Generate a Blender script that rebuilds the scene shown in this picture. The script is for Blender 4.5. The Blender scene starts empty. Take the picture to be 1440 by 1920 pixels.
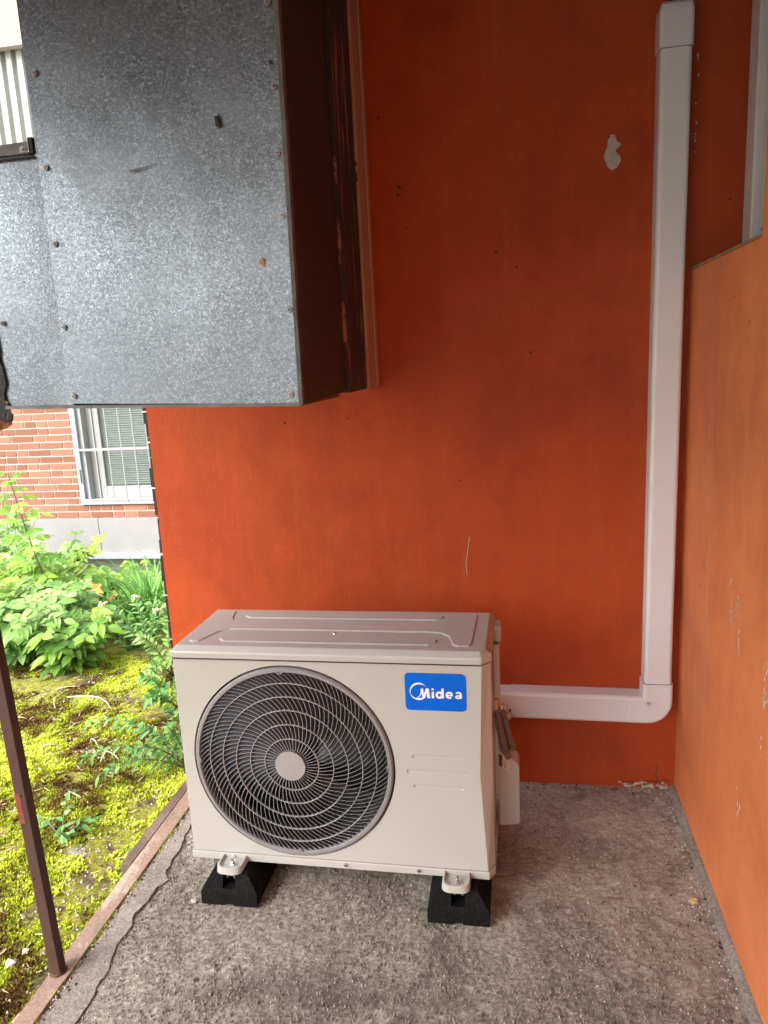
import bpy, bmesh, math, random
from mathutils import Vector, Matrix, noise
from mathutils.geometry import tessellate_polygon
random.seed(7)
S = bpy.context.scene
COL = S.collection
R = math.radians
PI = math.pi

# ------------------------------------------------------------------ camera
cam_d = bpy.data.cameras.new("camera")
cam = bpy.data.objects.new("camera", cam_d)
COL.objects.link(cam)
cam_d.sensor_fit = 'VERTICAL'
cam_d.sensor_height = 36.0
cam_d.lens = 36.0 * 1389.5 / 1920.0
cam_d.clip_start = 0.02
cam_d.clip_end = 500
YAW, PITCH, ROLL = 0.18126, -0.20112, -0.05139
m = Matrix.Rotation(YAW, 3, 'Z') @ Matrix.Rotation(PITCH, 3, 'X')
fw, rt, up = m @ Vector((0, 1, 0)), m @ Vector((1, 0, 0)), m @ Vector((0, 0, 1))
r2 = rt * math.cos(ROLL) + up * math.sin(ROLL)
u2 = -rt * math.sin(ROLL) + up * math.cos(ROLL)
cm = Matrix((r2, u2, -fw)).transposed().to_4x4()
cm.translation = Vector((-0.4861, -2.2827, 1.3978))
cam.matrix_world = cm
S.camera = cam

# ------------------------------------------------------------------ sky, sun, exposure
SUN_EL, SUN_AZ = R(45), R(216)          # azimuth of where the light comes from, clockwise from +Y
w = bpy.data.worlds.new("World")
S.world = w
w.use_nodes = True
nt = w.node_tree
nt.nodes.clear()
sky = nt.nodes.new('ShaderNodeTexSky')
sky.sky_type = 'NISHITA'
sky.sun_disc = False
sky.sun_elevation = SUN_EL
sky.sun_rotation = SUN_AZ
sky.dust_density = 6.0
sky.air_density = 1.0
sky.ozone_density = 1.0
bg = nt.nodes.new('ShaderNodeBackground')
bg.inputs['Strength'].default_value = 0.15
hs = nt.nodes.new('ShaderNodeHueSaturation')      # a bright overcast veil: less blue than clear sky
hs.inputs['Saturation'].default_value = 0.45
wo = nt.nodes.new('ShaderNodeOutputWorld')
nt.links.new(sky.outputs[0], hs.inputs['Color'])
nt.links.new(hs.outputs[0], bg.inputs[0])
nt.links.new(bg.outputs[0], wo.inputs[0])
sl = bpy.data.lights.new("sun", 'SUN')
sl.energy = 1.05
sl.angle = R(38)
sl.color = (1.0, 0.95, 0.87)
so = bpy.data.objects.new("sun", sl)
COL.objects.link(so)
sd = Vector((math.sin(SUN_AZ) * math.cos(SUN_EL), math.cos(SUN_AZ) * math.cos(SUN_EL), math.sin(SUN_EL)))
so.rotation_euler = sd.to_track_quat('Z', 'Y').to_euler()
so.location = (-4, -6, 6)
S.view_settings.view_transform = 'Standard'
S.view_settings.look = 'None'
S.view_settings.gamma = 1
S.view_settings.exposure = 1.68
S.view_settings.use_curve_mapping = False
S.render.engine = 'CYCLES'
S.cycles.max_bounces = 8
S.cycles.diffuse_bounces = 5

# ------------------------------------------------------------------ node helpers
def nmat(name):
    mt = bpy.data.materials.new(name)
    mt.use_nodes = True
    t = mt.node_tree
    b = t.nodes['Principled BSDF']
    return mt, t, b
def N(t, typ, **kw):
    n = t.nodes.new(typ)
    for k, v in kw.items():
        if k in n.inputs.keys(): n.inputs[k].default_value = v
        else: setattr(n, k, v)
    return n
def coord(t, scale=(1, 1, 1), kind='Object'):
    c = N(t, 'ShaderNodeTexCoord'); mp = N(t, 'ShaderNodeMapping')
    mp.inputs['Scale'].default_value = scale
    t.links.new(c.outputs[kind], mp.inputs[0])
    return mp.outputs[0]
def tex_noise(t, vec, scale, detail=4, rough=.55, dist=0):
    n = N(t, 'ShaderNodeTexNoise', Scale=scale, Detail=detail, Roughness=rough, Distortion=dist)
    t.links.new(vec, n.inputs['Vector'])
    return n.outputs['Fac']
def ramp(t, fac, stops, interp='LINEAR'):
    r = N(t, 'ShaderNodeValToRGB')
    r.color_ramp.interpolation = interp
    el = r.color_ramp.elements
    while len(el) < len(stops): el.new(.5)
    for e, (p, c) in zip(el, stops):
        e.position = p
        e.color = (c[0], c[1], c[2], 1) if not isinstance(c, (int, float)) else (c, c, c, 1)
    t.links.new(fac, r.inputs[0])
    return r.outputs[0]
def mix(t, fac, a, b, mode='MIX'):
    n = N(t, 'ShaderNodeMix', data_type='RGBA', blend_type=mode)
    n.clamp_factor = True
    for sock, v in ((n.inputs[0], fac), (n.inputs[6], a), (n.inputs[7], b)):
        if isinstance(v, (int, float)): sock.default_value = v
        elif isinstance(v, tuple): sock.default_value = (*v[:3], 1)
        else: t.links.new(v, sock)
    return n.outputs[2]
def bump(t, b, h, strength=.3, dist=.002, prev=None):
    n = N(t, 'ShaderNodeBump', Strength=strength, Distance=dist)
    t.links.new(h, n.inputs['Height'])
    if prev: t.links.new(prev, n.inputs['Normal'])
    t.links.new(n.outputs[0], b.inputs['Normal'])
    return n.outputs[0]
def simple(name, col, rough=.5, metal=0, var=.12, vs=8, bs=0, bscale=200, spec=None, bd=.001):
    mt, t, b = nmat(name)
    v = coord(t)
    n = tex_noise(t, v, vs, 5)
    lo = tuple(c * (1 - var) for c in col); hi = tuple(min(1, c * (1 + var)) for c in col)
    c = ramp(t, n, [(.3, lo), (.7, hi)])
    t.links.new(c, b.inputs['Base Color'])
    b.inputs['Roughness'].default_value = rough
    b.inputs['Metallic'].default_value = metal
    if spec is not None: b.inputs['Specular IOR Level'].default_value = spec
    if bs: bump(t, b, tex_noise(t, v, bscale, 4), bs, bd)
    return mt

# ------------------------------------------------------------------ materials
def make_plaster(name, base, streak=.1, soil=.28):
    mt, t, b = nmat(name)
    v = coord(t)
    big = tex_noise(t, v, 2.2, 6, .6, .4)
    med = tex_noise(t, v, 13, 6, .65)
    sv = coord(t, (9, 9, .8))
    st = tex_noise(t, sv, 3, 5, .6)
    lo = tuple(c * k for c, k in zip(base, (.72, .66, .70)))
    hi = tuple(c * k for c, k in zip(base, (1.12, 1.22, 1.25)))
    c = ramp(t, big, [(.3, lo), (.5, base), (.72, hi)])
    c = mix(t, .22, c, ramp(t, med, [(.35, lo), (.65, hi)]))
    c = mix(t, streak, c, ramp(t, st, [(.35, tuple(x * .6 for x in base)), (.65, (base[0] * 1.15, base[1] * 1.6, base[2] * 2))]))
    dirt = ramp(t, tex_noise(t, coord(t, (1.2, 1.2, .5)), 3.1, 9, .72, 1.2), [(.50, 0.0), (.74, soil)])
    c = mix(t, dirt, c, (base[0]*.42, base[1]*.55, base[2]*1.1))
    wash = ramp(t, tex_noise(t, coord(t, (5, 5, .35)), 2.2, 7, .7, .3), [(.56, 0.0), (.74, .22)])
    c = mix(t, wash, c, (base[0]*1.1, base[1]*2.4, base[2]*4))
    vo = N(t, 'ShaderNodeTexVoronoi', Scale=9.0)
    t.links.new(v, vo.inputs['Vector'])
    spk = ramp(t, vo.outputs['Distance'], [(.02, 1.0), (.035, 0.0)])
    c = mix(t, spk, c, (.05, .015, .01))
    t.links.new(c, b.inputs['Base Color'])
    b.inputs['Roughness'].default_value = .62
    b.inputs['Specular IOR Level'].default_value = .22
    f = tex_noise(t, v, 105, 5, .65)
    p1 = bump(t, b, f, .6, .0036)
    p2 = bump(t, b, tex_noise(t, v, 11, 5, .6), .25, .010, p1)
    bump(t, b, tex_noise(t, coord(t, (1, 1, .6)), 34, 5, .7, .6), .3, .003, p2)
    return mt
M = {}
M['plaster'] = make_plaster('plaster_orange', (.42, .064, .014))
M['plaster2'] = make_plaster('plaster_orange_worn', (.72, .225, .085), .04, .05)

def make_concrete():
    mt, t, b = nmat('concrete_rough')
    v = coord(t)
    big = tex_noise(t, v, 1.9, 9, .62, .9)
    mid = tex_noise(t, v, 13, 9, .74, .6)
    gr = tex_noise(t, v, 85, 6, .78)
    # where the surface is worn smooth: toward the corner and the right wall, in ragged patches
    sx = N(t, 'ShaderNodeSeparateXYZ'); t.links.new(v, sx.inputs[0])
    a1 = N(t, 'ShaderNodeMath', operation='MULTIPLY_ADD'); t.links.new(sx.outputs[1], a1.inputs[0]); a1.inputs[1].default_value = .75; a1.inputs[2].default_value = .72
    a2 = N(t, 'ShaderNodeMath', operation='MULTIPLY_ADD'); t.links.new(sx.outputs[0], a2.inputs[0]); a2.inputs[1].default_value = .42; t.links.new(a1.outputs[0], a2.inputs[2])
    a3 = N(t, 'ShaderNodeMath', operation='MULTIPLY_ADD'); t.links.new(tex_noise(t, v, 5, 6, .65, .6), a3.inputs[0]); a3.inputs[1].default_value = 1.5; t.links.new(a2.outputs[0], a3.inputs[2])
    smooth = ramp(t, a3.outputs[0], [(.72, 0.0), (1.0, 1.0)])
    c = ramp(t, big, [(.30, (.16, .128, .106)), (.46, (.25, .212, .18)), (.58, (.36, .325, .285)), (.72, (.45, .42, .375))])
    c = mix(t, .42, c, ramp(t, mid, [(.30, (.10, .082, .068)), (.5, (.26, .228, .20)), (.68, (.52, .48, .43))]))
    rough = ramp(t, gr, [(.33, (.030, .023, .018)), (.43, (.17, .142, .118)), (.52, (.33, .29, .245)), (.64, (.64, .59, .51))])
    k = N(t, 'ShaderNodeMapRange'); t.links.new(smooth, k.inputs[0]); k.inputs[3].default_value = .56; k.inputs[4].default_value = .20
    c = mix(t, k.outputs[0], c, rough)
    c = mix(t, 1.0, c, (1.30, 1.36, 1.36), 'MULTIPLY')
    damp = ramp(t, tex_noise(t, coord(t, (1.3, 1, 1)), 2.6, 9, .68, 1.4), [(.50, 0.0), (.66, .62)])
    c = mix(t, damp, c, (.105, .080, .064))
    pale = ramp(t, tex_noise(t, coord(t, (1, 1.7, 1)), 7.0, 9, .78, 1.8), [(.59, 0.0), (.66, .55)])
    c = mix(t, pale, c, (.58, .54, .49))
    rust = ramp(t, tex_noise(t, coord(t, (1.1, 1, 1)), 8.3, 6, .7), [(.68, 0.0), (.76, .45)])
    c = mix(t, rust, c, (.32, .17, .08))
    for sc_, lo_, col_ in ((48.0, .80, (.72, .66, .58)), (64.0, .86, (.018, .014, .011)), (21.0, .93, (.03, .022, .016))):
        vo = N(t, 'ShaderNodeTexVoronoi', Scale=sc_)
        t.links.new(v, vo.inputs['Vector'])
        spk = ramp(t, vo.outputs['Distance'], [(.10, 1.0), (.17, 0.0)])
        sel = ramp(t, vo.outputs['Color'], [(lo_, 0.0), (lo_ + .02, 1.0)])
        c = mix(t, mix(t, 1.0, spk, sel, 'MULTIPLY'), c, col_)
    t.links.new(c, b.inputs['Base Color'])
    b.inputs['Roughness'].default_value = .88
    kb = N(t, 'ShaderNodeMapRange'); t.links.new(smooth, kb.inputs[0]); kb.inputs[3].default_value = 1.0; kb.inputs[4].default_value = .3
    n1 = N(t, 'ShaderNodeBump', Distance=.009); t.links.new(gr, n1.inputs['Height']); t.links.new(kb.outputs[0], n1.inputs['Strength'])
    bump(t, b, mid, .7, .014, n1.outputs[0])
    return mt
M['concrete'] = make_concrete()
def make_mortar():
    mt, t, b = nmat('mortar_smooth')
    v = coord(t)
    a = tex_noise(t, v, 5, 8, .65, .6); f = tex_noise(t, v, 160, 4, .65)
    c = ramp(t, a, [(.32, (.15, .128, .108)), (.5, (.25, .22, .19)), (.68, (.37, .335, .30))])
    c = mix(t, .4, c, ramp(t, f, [(.38, (.06, .05, .042)), (.5, (.22, .19, .165)), (.62, (.46, .42, .38))]))
    t.links.new(c, b.inputs['Base Color']); b.inputs['Roughness'].default_value = .85
    p1 = bump(t, b, f, .35, .0015); bump(t, b, tex_noise(t, v, 18, 6, .65), .6, .008, p1)
    return mt
M['mortar'] = make_mortar()

def make_galv():
    mt, t, b = nmat('galvanised_spangle')
    v = coord(t)
    wv = N(t, 'ShaderNodeTexNoise', Scale=60.0, Detail=3.0)
    t.links.new(v, wv.inputs['Vector'])
    dv = N(t, 'ShaderNodeMixRGB'); dv.inputs[0].default_value = .012
    t.links.new(v, dv.inputs[1]); t.links.new(wv.outputs['Color'], dv.inputs[2])
    vo = N(t, 'ShaderNodeTexVoronoi', Scale=350.0)
    t.links.new(dv.outputs[0], vo.inputs['Vector'])
    sp = N(t, 'ShaderNodeSeparateColor'); t.links.new(vo.outputs['Color'], sp.inputs[0])
    cl = ramp(t, sp.outputs[0], [(.0, (.085, .105, .13)), (.35, (.15, .18, .21)), (.75, (.265, .31, .35)), (.9, (.38, .44, .49)), (1.0, (.50, .57, .63))])
    big = tex_noise(t, v, 2.4, 6, .6)
    patch = tex_noise(t, v, 5.5, 4, .5)
    cl = mix(t, ramp(t, patch, [(.35, .55), (.65, .05)]), cl, (.27, .31, .345))
    cl = mix(t, .35, cl, ramp(t, big, [(.3, (.14, .165, .19)), (.7, (.34, .39, .43))]))
    dirt = ramp(t, tex_noise(t, coord(t, (1, 1, .6)), 5, 8, .7), [(.58, 0.0), (.8, .35)])
    cl = mix(t, dirt, cl, (.20, .17, .14))
    t.links.new(cl, b.inputs['Base Color'])
    b.inputs['Metallic'].default_value = .88
    t.links.new(ramp(t, sp.outputs[1], [(0, .28), (1, .50)]), b.inputs['Roughness'])
    p1 = bump(t, b, tex_noise(t, coord(t, (1, 1, .7)), 2.2, 3, .5), .32, .04)
    bump(t, b, sp.outputs[2], .10, .0006, p1)
    return mt
M['galv'] = make_galv()
M['galv_plain'] = simple('galvanised_trim', (.17, .17, .17), .6, .6, .25, 25)
def make_darksheet():
    mt, t, b = nmat('dark_painted_sheet')
    v = coord(t)
    n = tex_noise(t, coord(t, (1, 1, .35)), 6, 8, .7)
    c = ramp(t, n, [(.3, (.026, .030, .030)), (.6, (.042, .044, .043)), (.8, (.11, .085, .07))])
    vo = N(t, 'ShaderNodeTexVoronoi', Scale=170.0)
    t.links.new(v, vo.inputs['Vector'])
    sp = N(t, 'ShaderNodeSeparateColor'); t.links.new(vo.outputs['Color'], sp.inputs[0])
    c = mix(t, .35, c, ramp(t, sp.outputs[0], [(0, (.015, .012, .011)), (1, (.12, .085, .07))]))
    t.links.new(c, b.inputs['Base Color']); b.inputs['Roughness'].default_value = .5
    b.inputs['Metallic'].default_value = .35
    bump(t, b, tex_noise(t, v, 40, 4), .2, .002)
    return mt
M['darksheet'] = make_darksheet()
def make_board(name, base, stain, thr):
    mt, t, b = nmat(name)
    n = tex_noise(t, coord(t, (1, 9, .8)), 5, 9, .72, .4)
    g = tex_noise(t, coord(t, (30, 60, 2)), 3, 5, .6)
    c = mix(t, .35, base, ramp(t, g, [(.3, tuple(x * .5 for x in base)), (.7, tuple(x * 1.4 for x in base))]))
    k = ramp(t, n, [(thr, 0.0), (thr + .03, 1.0)])
    c = mix(t, k, c, stain)
    t.links.new(c, b.inputs['Base Color']); b.inputs['Roughness'].default_value = .75
    bump(t, b, g, .5, .003)
    return mt
M['board'] = make_board('stained_board', (.036, .030, .027), (.36, .15, .10), .56)
M['batten'] = make_board('painted_batten', (.50, .27, .20), (.055, .03, .022), .62)

M['beige'] = simple('beige_enamel', (.455, .46, .43), .18, 0, .02, 3, .04, 500)
M['beige_in'] = simple('beige_inner', (.12, .115, .10), .4, 0, .1, 6)
M['grille'] = simple('grille_grey', (.25, .245, .26), .38, 0, .05, 6)
M['rim'] = simple('grille_ring_lit_edge', (.34, .34, .345), .35, 0, .04, 6)  # ring colour; on the vane fronts it paints in caught light
M['vane'] = simple('grille_vane_shaded', (.095, .096, .112), .33, 0, .05, 6)  # kept dark: shade on the vane faces is painted into the colour
M['hub'] = simple('hub_grey', (.31, .30, .305), .45, 0, .05, 9, .1, 500)
M['fan'] = simple('fan_dark', (.012, .013, .016), .25, 0, .2, 6)
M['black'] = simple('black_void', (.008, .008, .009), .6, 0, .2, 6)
M['steel'] = simple('zinc_steel', (.62, .63, .65), .25, 1.0, .15, 60)
M['alu'] = simple('aluminium_rail', (.62, .63, .63), .35, .9, .1, 60)
M['blue'] = simple('sticker_blue', (.002, .125, .66), .45, 0, .03, 5, 0, 200, .12)
M['white_ink'] = simple('sticker_white', (.82, .84, .90), .4, 0, .02, 5)
def make_rubber():
    mt, t, b = nmat('black_rubber')
    v = coord(t)
    f = tex_noise(t, v, 260, 3, .7)
    c = ramp(t, f, [(.4, (.005, .005, .0055)), (.62, (.011, .011, .012)), (.74, (.06, .06, .057))])
    d = ramp(t, tex_noise(t, v, 14, 6, .7), [(.62, 0.0), (.8, .18)])
    c = mix(t, d, c, (.15, .14, .12))
    t.links.new(c, b.inputs['Base Color']); b.inputs['Roughness'].default_value = .85; b.inputs['Specular IOR Level'].default_value = .12
    bump(t, b, f, .8, .002)
    return mt
M['rubber'] = make_rubber()
M['pvc'] = simple('pvc_white', (.75, .76, .785), .30, 0, .03, 3, .03, 300)
M['pvc_dark'] = simple('cut_gap', (.03, .028, .03), .6, 0, .3, 20)
M['conduit'] = simple('conduit_grey', (.21, .165, .15), .5, 0, .1, 20)
M['copper'] = simple('orange_insulation', (.62, .24, .09), .5, 0, .1, 40)
M['foil'] = simple('foil_wrap', (.62, .56, .53), .3, .55, .35, 90, .9, 120, None, .004)
M['label_dark'] = simple('label_print', (.04, .03, .03), .5, 0, .2, 80)
M['label_lt'] = simple('label_paper', (.60, .50, .45), .5, 0, .1, 80)
def make_rusty(name, a, bcol, ccol, sc=(1, 1, 1)):
    mt, t, b = nmat(name)
    n = tex_noise(t, coord(t, sc), 7, 9, .72, .3)
    f = tex_noise(t, coord(t), 120, 4, .7)
    c = ramp(t, n, [(.38, a), (.46, bcol), (.54, bcol), (.60, ccol)])
    c = mix(t, .35, c, ramp(t, f, [(.36, (.06, .035, .025)), (.55, bcol), (.7, ccol)]))
    t.links.new(c, b.inputs['Base Color']); b.inputs['Roughness'].default_value = .72
    bump(t, b, f, .5, .0015)
    return mt
M['edge_iron'] = make_rusty('worn_painted_iron', (.20, .18, .13), (.33, .225, .18), (.52, .46, .38), (1, .6, 1))
M['post'] = make_rusty('brown_painted_iron', (.040, .018, .013), (.062, .028, .021), (.085, .038, .028), (1, 1, .5))
M['edge_iron2'] = make_rusty('dark_steel_bar', (.09, .06, .05), (.15, .10, .085), (.24, .18, .15))
M['white_paint'] = simple('white_window_frame', (.34, .35, .35), .4, 0, .06, 9)
M['window_grey'] = simple('grey_window_frame', (.72, .71, .70), .35, 0, .06, 9)
M['blue_grey'] = simple('blue_grey_metal', (.33, .40, .45), .45, .2, .12, 9)
M['plinth'] = simple('plinth_panel', (.26, .26, .27), .8, 0, .06, 5, .3, 90)
M['cream'] = simple('cream_render', (.38, .335, .26), .8, 0, .07, 2, .3, 60)
M['ledge'] = simple('pale_ledge', (.60, .64, .66), .6, 0, .1, 5)
M['white_sheet'] = simple('white_corrugated', (.38, .39, .37), .5, 0, .06, 3)
M['roof'] = simple('roof_underside', (.07, .035, .028), .9, 0, .25, 3, .5, 40)
M['bitumen'] = simple('bitumen_edge', (.012, .009, .009), .6, 0, .4, 60, .8, 60, None, .004)
M['chip'] = simple('bare_plaster_chip', (.46, .41, .37), .9, 0, .12, 60, .4, 150)
M['foam'] = simple('yellow_foam', (.55, .40, .20), .95, 0, .3, 60, 1.0, 120, None, .006)
M['twig'] = simple('dry_twig', (.50, .40, .26), .8, 0, .25, 50, .5, 150)
M['stone'] = simple('pale_stone', (.55, .52, .48), .9, 0, .25, 60, .5, 100)
M['darkstone'] = simple('dark_pebble', (.02, .018, .018), .7, 0, .25, 60, .5, 100)
M['blind'] = simple('venetian_slat', (.40, .44, .42), .5, 0, .06, 6)
def make_basement():
    mt, t, b = nmat('basement_brick')
    br = N(t, 'ShaderNodeTexBrick', Scale=1.0)
    br.inputs['Brick Width'].default_value = .25; br.inputs['Row Height'].default_value = .075
    br.inputs['Mortar Size'].default_value = .006
    br.inputs['Color1'].default_value = (.20, .245, .27, 1); br.inputs['Color2'].default_value = (.25, .29, .31, 1)
    br.inputs['Mortar'].default_value = (.36, .33, .26, 1)
    c = N(t, 'ShaderNodeTexCoord'); mp = N(t, 'ShaderNodeMapping')
    mp.inputs['Rotation'].default_value = (R(90), 0, 0)
    t.links.new(c.outputs['Object'], mp.inputs[0]); t.links.new(mp.outputs[0], br.inputs['Vector'])
    rust = ramp(t, tex_noise(t, coord(t, (.5, 1, 4)), 5, 7, .7), [(.58, 0.0), (.68, .8)])
    cc = mix(t, rust, br.outputs['Color'], (.50, .38, .18))
    t.links.new(cc, b.inputs['Base Color']); b.inputs['Roughness'].default_value = .85
    return mt
M['basement'] = make_basement()
def make_glass():
    mt, t, b = nmat('window_glass')
    b.inputs['Base Color'].default_value = (.75, .82, .80, 1)
    b.inputs['Roughness'].default_value = .03
    b.inputs['Transmission Weight'].default_value = .92
    b.inputs['IOR'].default_value = 1.25
    return mt
M['glass'] = make_glass()
def attr_mat(name, stops, rough=.6, bs=0, bscale=50, trans=0, spec=.3, attr='tone', nz=0, nscale=30):
    mt, t, b = nmat(name)
    a = N(t, 'ShaderNodeAttribute'); a.attribute_name = attr
    fac = a.outputs['Fac']
    if nz:
        n = tex_noise(t, coord(t), nscale, 5, .6)
        mm = N(t, 'ShaderNodeMath', operation='MULTIPLY_ADD')
        t.links.new(n, mm.inputs[0]); mm.inputs[1].default_value = nz
        sub = N(t, 'ShaderNodeMath', operation='SUBTRACT'); t.links.new(fac, sub.inputs[0]); sub.inputs[1].default_value = nz / 2
        t.links.new(sub.outputs[0], mm.inputs[2]); fac = mm.outputs[0]
    c = ramp(t, fac, stops)
    t.links.new(c, b.inputs['Base Color'])
    b.inputs['Roughness'].default_value = rough
    b.inputs['Specular IOR Level'].default_value = spec
    if bs: bump(t, b, tex_noise(t, coord(t), bscale, 4), bs, .002)
    if trans:
        tr = N(t, 'ShaderNodeBsdfTranslucent'); t.links.new(c, tr.inputs['Color'])
        ms = N(t, 'ShaderNodeMixShader'); ms.inputs[0].default_value = trans
        t.links.new(b.outputs[0], ms.inputs[1]); t.links.new(tr.outputs[0], ms.inputs[2])
        t.links.new(ms.outputs[0], t.nodes['Material Output'].inputs[0])
    return mt
M['brick'] = attr_mat('red_brick', [(0, (.21, .088, .056)), (.5, (.26, .116, .078)), (1, (.31, .150, .104))], .85, .5, 60, nz=.35, nscale=25)
M['mortar_joint'] = simple('brick_mortar', (.52, .47, .40), .9, 0, .08, 12)
M['leaf'] = attr_mat('leaf_green', [(0, (.045, .14, .022)), (.5, (.19, .38, .06)), (1, (.48, .64, .13))], .45, 0, trans=.35, nz=.15, nscale=60)
M['leaf_pale'] = attr_mat('leaf_pale_green', [(0, (.07, .19, .05)), (.5, (.26, .46, .13)), (1, (.52, .66, .27))], .5, 0, trans=.3)
M['leaf_dark'] = attr_mat('leaf_blade', [(0, (.07, .22, .04)), (.5, (.18, .42, .09)), (1, (.34, .56, .18))], .4, 0, trans=.3)
M['leaf_weed'] = attr_mat('leaf_weed', [(0, (.05, .16, .04)), (.5, (.14, .33, .09)), (1, (.32, .50, .20))], .5, 0, trans=.25)
M['stem'] = simple('green_stem', (.10, .14, .05), .6, 0, .3, 40)
M['petal'] = simple('orange_petal', (.85, .32, .07), .5, 0, .15, 60)
M['cream_flower'] = simple('cream_floret', (.60, .55, .34), .8, 0, .2, 60)
M['moss'] = attr_mat('moss', [(0, (.09, .045, .02)), (.22, (.19, .11, .04)), (.38, (.24, .21, .03)), (.52, (.30, .36, .035)), (.75, (.50, .60, .05)), (1, (.72, .80, .12))], .9, 0, trans=.2, spec=.1)
def make_ground():
    mt, t, b = nmat('mossy_soil')
    v = coord(t)
    f = tex_noise(t, v, 95, 6, .75); m2 = tex_noise(t, v, 9, 7, .7, .6); m3 = tex_noise(t, v, 3.1, 6, .6)
    soil = ramp(t, f, [(.33, (.045, .028, .018)), (.55, (.15, .10, .06)), (.7, (.30, .24, .17))])
    grav = ramp(t, f, [(.35, (.20, .18, .16)), (.6, (.52, .50, .47))])
    ms = ramp(t, f, [(.33, (.10, .085, .015)), (.52, (.30, .30, .03)), (.72, (.52, .55, .06))])
    c = mix(t, ramp(t, m2, [(.40, 0.0), (.50, 1.0)]), soil, ms)
    c = mix(t, ramp(t, tex_noise(t, coord(t, (1.3, 1, 1)), 6.5, 7, .7), [(.60, 0.0), (.65, .9)]), c, grav)
    sx = N(t, 'ShaderNodeSeparateXYZ'); t.links.new(v, sx.inputs[0])
    yard = None
    for ax, lo_, hi_ in ((0, -5.6, -4.2), (1, -3.4, -2.0)):
        mr = N(t, 'ShaderNodeMapRange'); t.links.new(sx.outputs[ax], mr.inputs[0]); mr.inputs[1].default_value = lo_; mr.inputs[2].default_value = hi_
        if yard is None: yard = mr.outputs[0]
        else:
            mu = N(t, 'ShaderNodeMath', operation='MULTIPLY'); t.links.new(yard, mu.inputs[0]); t.links.new(mr.outputs[0], mu.inputs[1]); yard = mu.outputs[0]
    c = mix(t, yard, mix(t, .5, grav, (.24, .235, .24)), c)      # gravel and paving beyond the moss
    t.links.new(c, b.inputs['Base Color']); b.inputs['Roughness'].default_value = .95
    p1 = bump(t, b, f, 1, .008); bump(t, b, m2, .8, .03, p1)
    return mt
M['ground'] = make_ground()

# ------------------------------------------------------------------ mesh helpers
class MB:
    def __init__(s): s.v = []; s.f = []; s.t = []
    def add(s, vs, fs, tone=None):
        o = len(s.v); s.v.extend([tuple(v) for v in vs]); s.f.extend([tuple(i + o for i in f) for f in fs])
        if tone is not None: s.t.extend([tone] * len(fs))
        return s
    def box(s, x0, x1, y0, y1, z0, z1, tone=None):
        return s.add([(x0,y0,z0),(x1,y0,z0),(x1,y1,z0),(x0,y1,z0),(x0,y0,z1),(x1,y0,z1),(x1,y1,z1),(x0,y1,z1)],
                     [(0,3,2,1),(4,5,6,7),(0,1,5,4),(1,2,6,5),(2,3,7,6),(3,0,4,7)], tone)
    def levels(s, rings, cap=True):            # stack of equal-length rings of 3-D points
        n = len(rings[0]); vs = [p for r in rings for p in r]; fs = []
        for k in range(len(rings) - 1):
            for i in range(n):
                j = (i + 1) % n
                fs.append((k*n+i, k*n+j, (k+1)*n+j, (k+1)*n+i))
        if cap: fs.append(tuple(range(n-1, -1, -1))); fs.append(tuple((len(rings)-1)*n+i for i in range(n)))
        return s.add(vs, fs)
    def tube(s, pts, r, n=10, cap=True, tone=None):
        pts = [Vector(p) for p in pts]
        rr = r if isinstance(r, (list, tuple)) else [r] * len(pts)
        rings = []; ref = None
        for i, p in enumerate(pts):
            d = (pts[min(i+1, len(pts)-1)] - pts[max(i-1, 0)]).normalized()
            if ref is None: ref = Vector((0,0,1)) if abs(d.z) < .9 else Vector((1,0,0))
            a = (ref - d * ref.dot(d)).normalized(); b = d.cross(a); ref = a
            rings.append([p + (a*math.cos(2*PI*k/n) + b*math.sin(2*PI*k/n)) * rr[i] for k in range(n)])
        c0 = len(s.f); s.levels(rings, cap)
        if tone is not None: s.t.extend([tone] * (len(s.f) - c0))
        return s
    def build(s, name, mat, parent=None, bevel=0, seg=2, smooth=False, loc=None):
        me = bpy.data.meshes.new(name); me.from_pydata(s.v, [], s.f); me.update()
        if len(s.t) == len(s.f) and s.t:
            at = me.attributes.new('tone', 'FLOAT', 'FACE')
            for i, t in enumerate(s.t): at.data[i].value = t
        me.materials.append(mat)
        bm = bmesh.new(); bm.from_mesh(me)
        if not s.t: bmesh.ops.recalc_face_normals(bm, faces=bm.faces)
        bm.to_mesh(me); bm.free()
        if smooth:
            for p in me.polygons: p.use_smooth = True
        o = bpy.data.objects.new(name, me); COL.objects.link(o)
        if parent: o.parent = parent
        if loc: o.location = loc
        if bevel:
            b = o.modifiers.new('bevel', 'BEVEL'); b.width = bevel; b.segments = seg; b.limit_method = 'ANGLE'; b.angle_limit = R(28)
        return o
def tag(o, label=None, cat=None, group=None, kind=None):
    if label: o['label'] = label
    if cat: o['category'] = cat
    if group: o['group'] = group
    if kind: o['kind'] = kind
    return o
def empty(name, loc, label, cat, group=None, kind=None, rz=0):
    o = bpy.data.objects.new(name, None); COL.objects.link(o); o.location = loc; o.rotation_euler = (0, 0, rz)
    return tag(o, label, cat, group, kind)
def blob(x, y, z, sx, sy, sz, seed=0, sub=2, amp=.3):
    bm = bmesh.new(); bmesh.ops.create_icosphere(bm, subdivisions=sub, radius=1)
    for v in bm.verts:
        k = 1 + amp * noise.noise(v.co * 1.6 + Vector((seed, seed*.7, 3)))
        v.co = Vector((v.co.x*sx*k, v.co.y*sy*k, v.co.z*sz*k)) + Vector((x, y, z))
    vs = [tuple(v.co) for v in bm.verts]; fs = [tuple(v.index for v in f.verts) for f in bm.faces]; bm.free()
    return vs, fs

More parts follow.
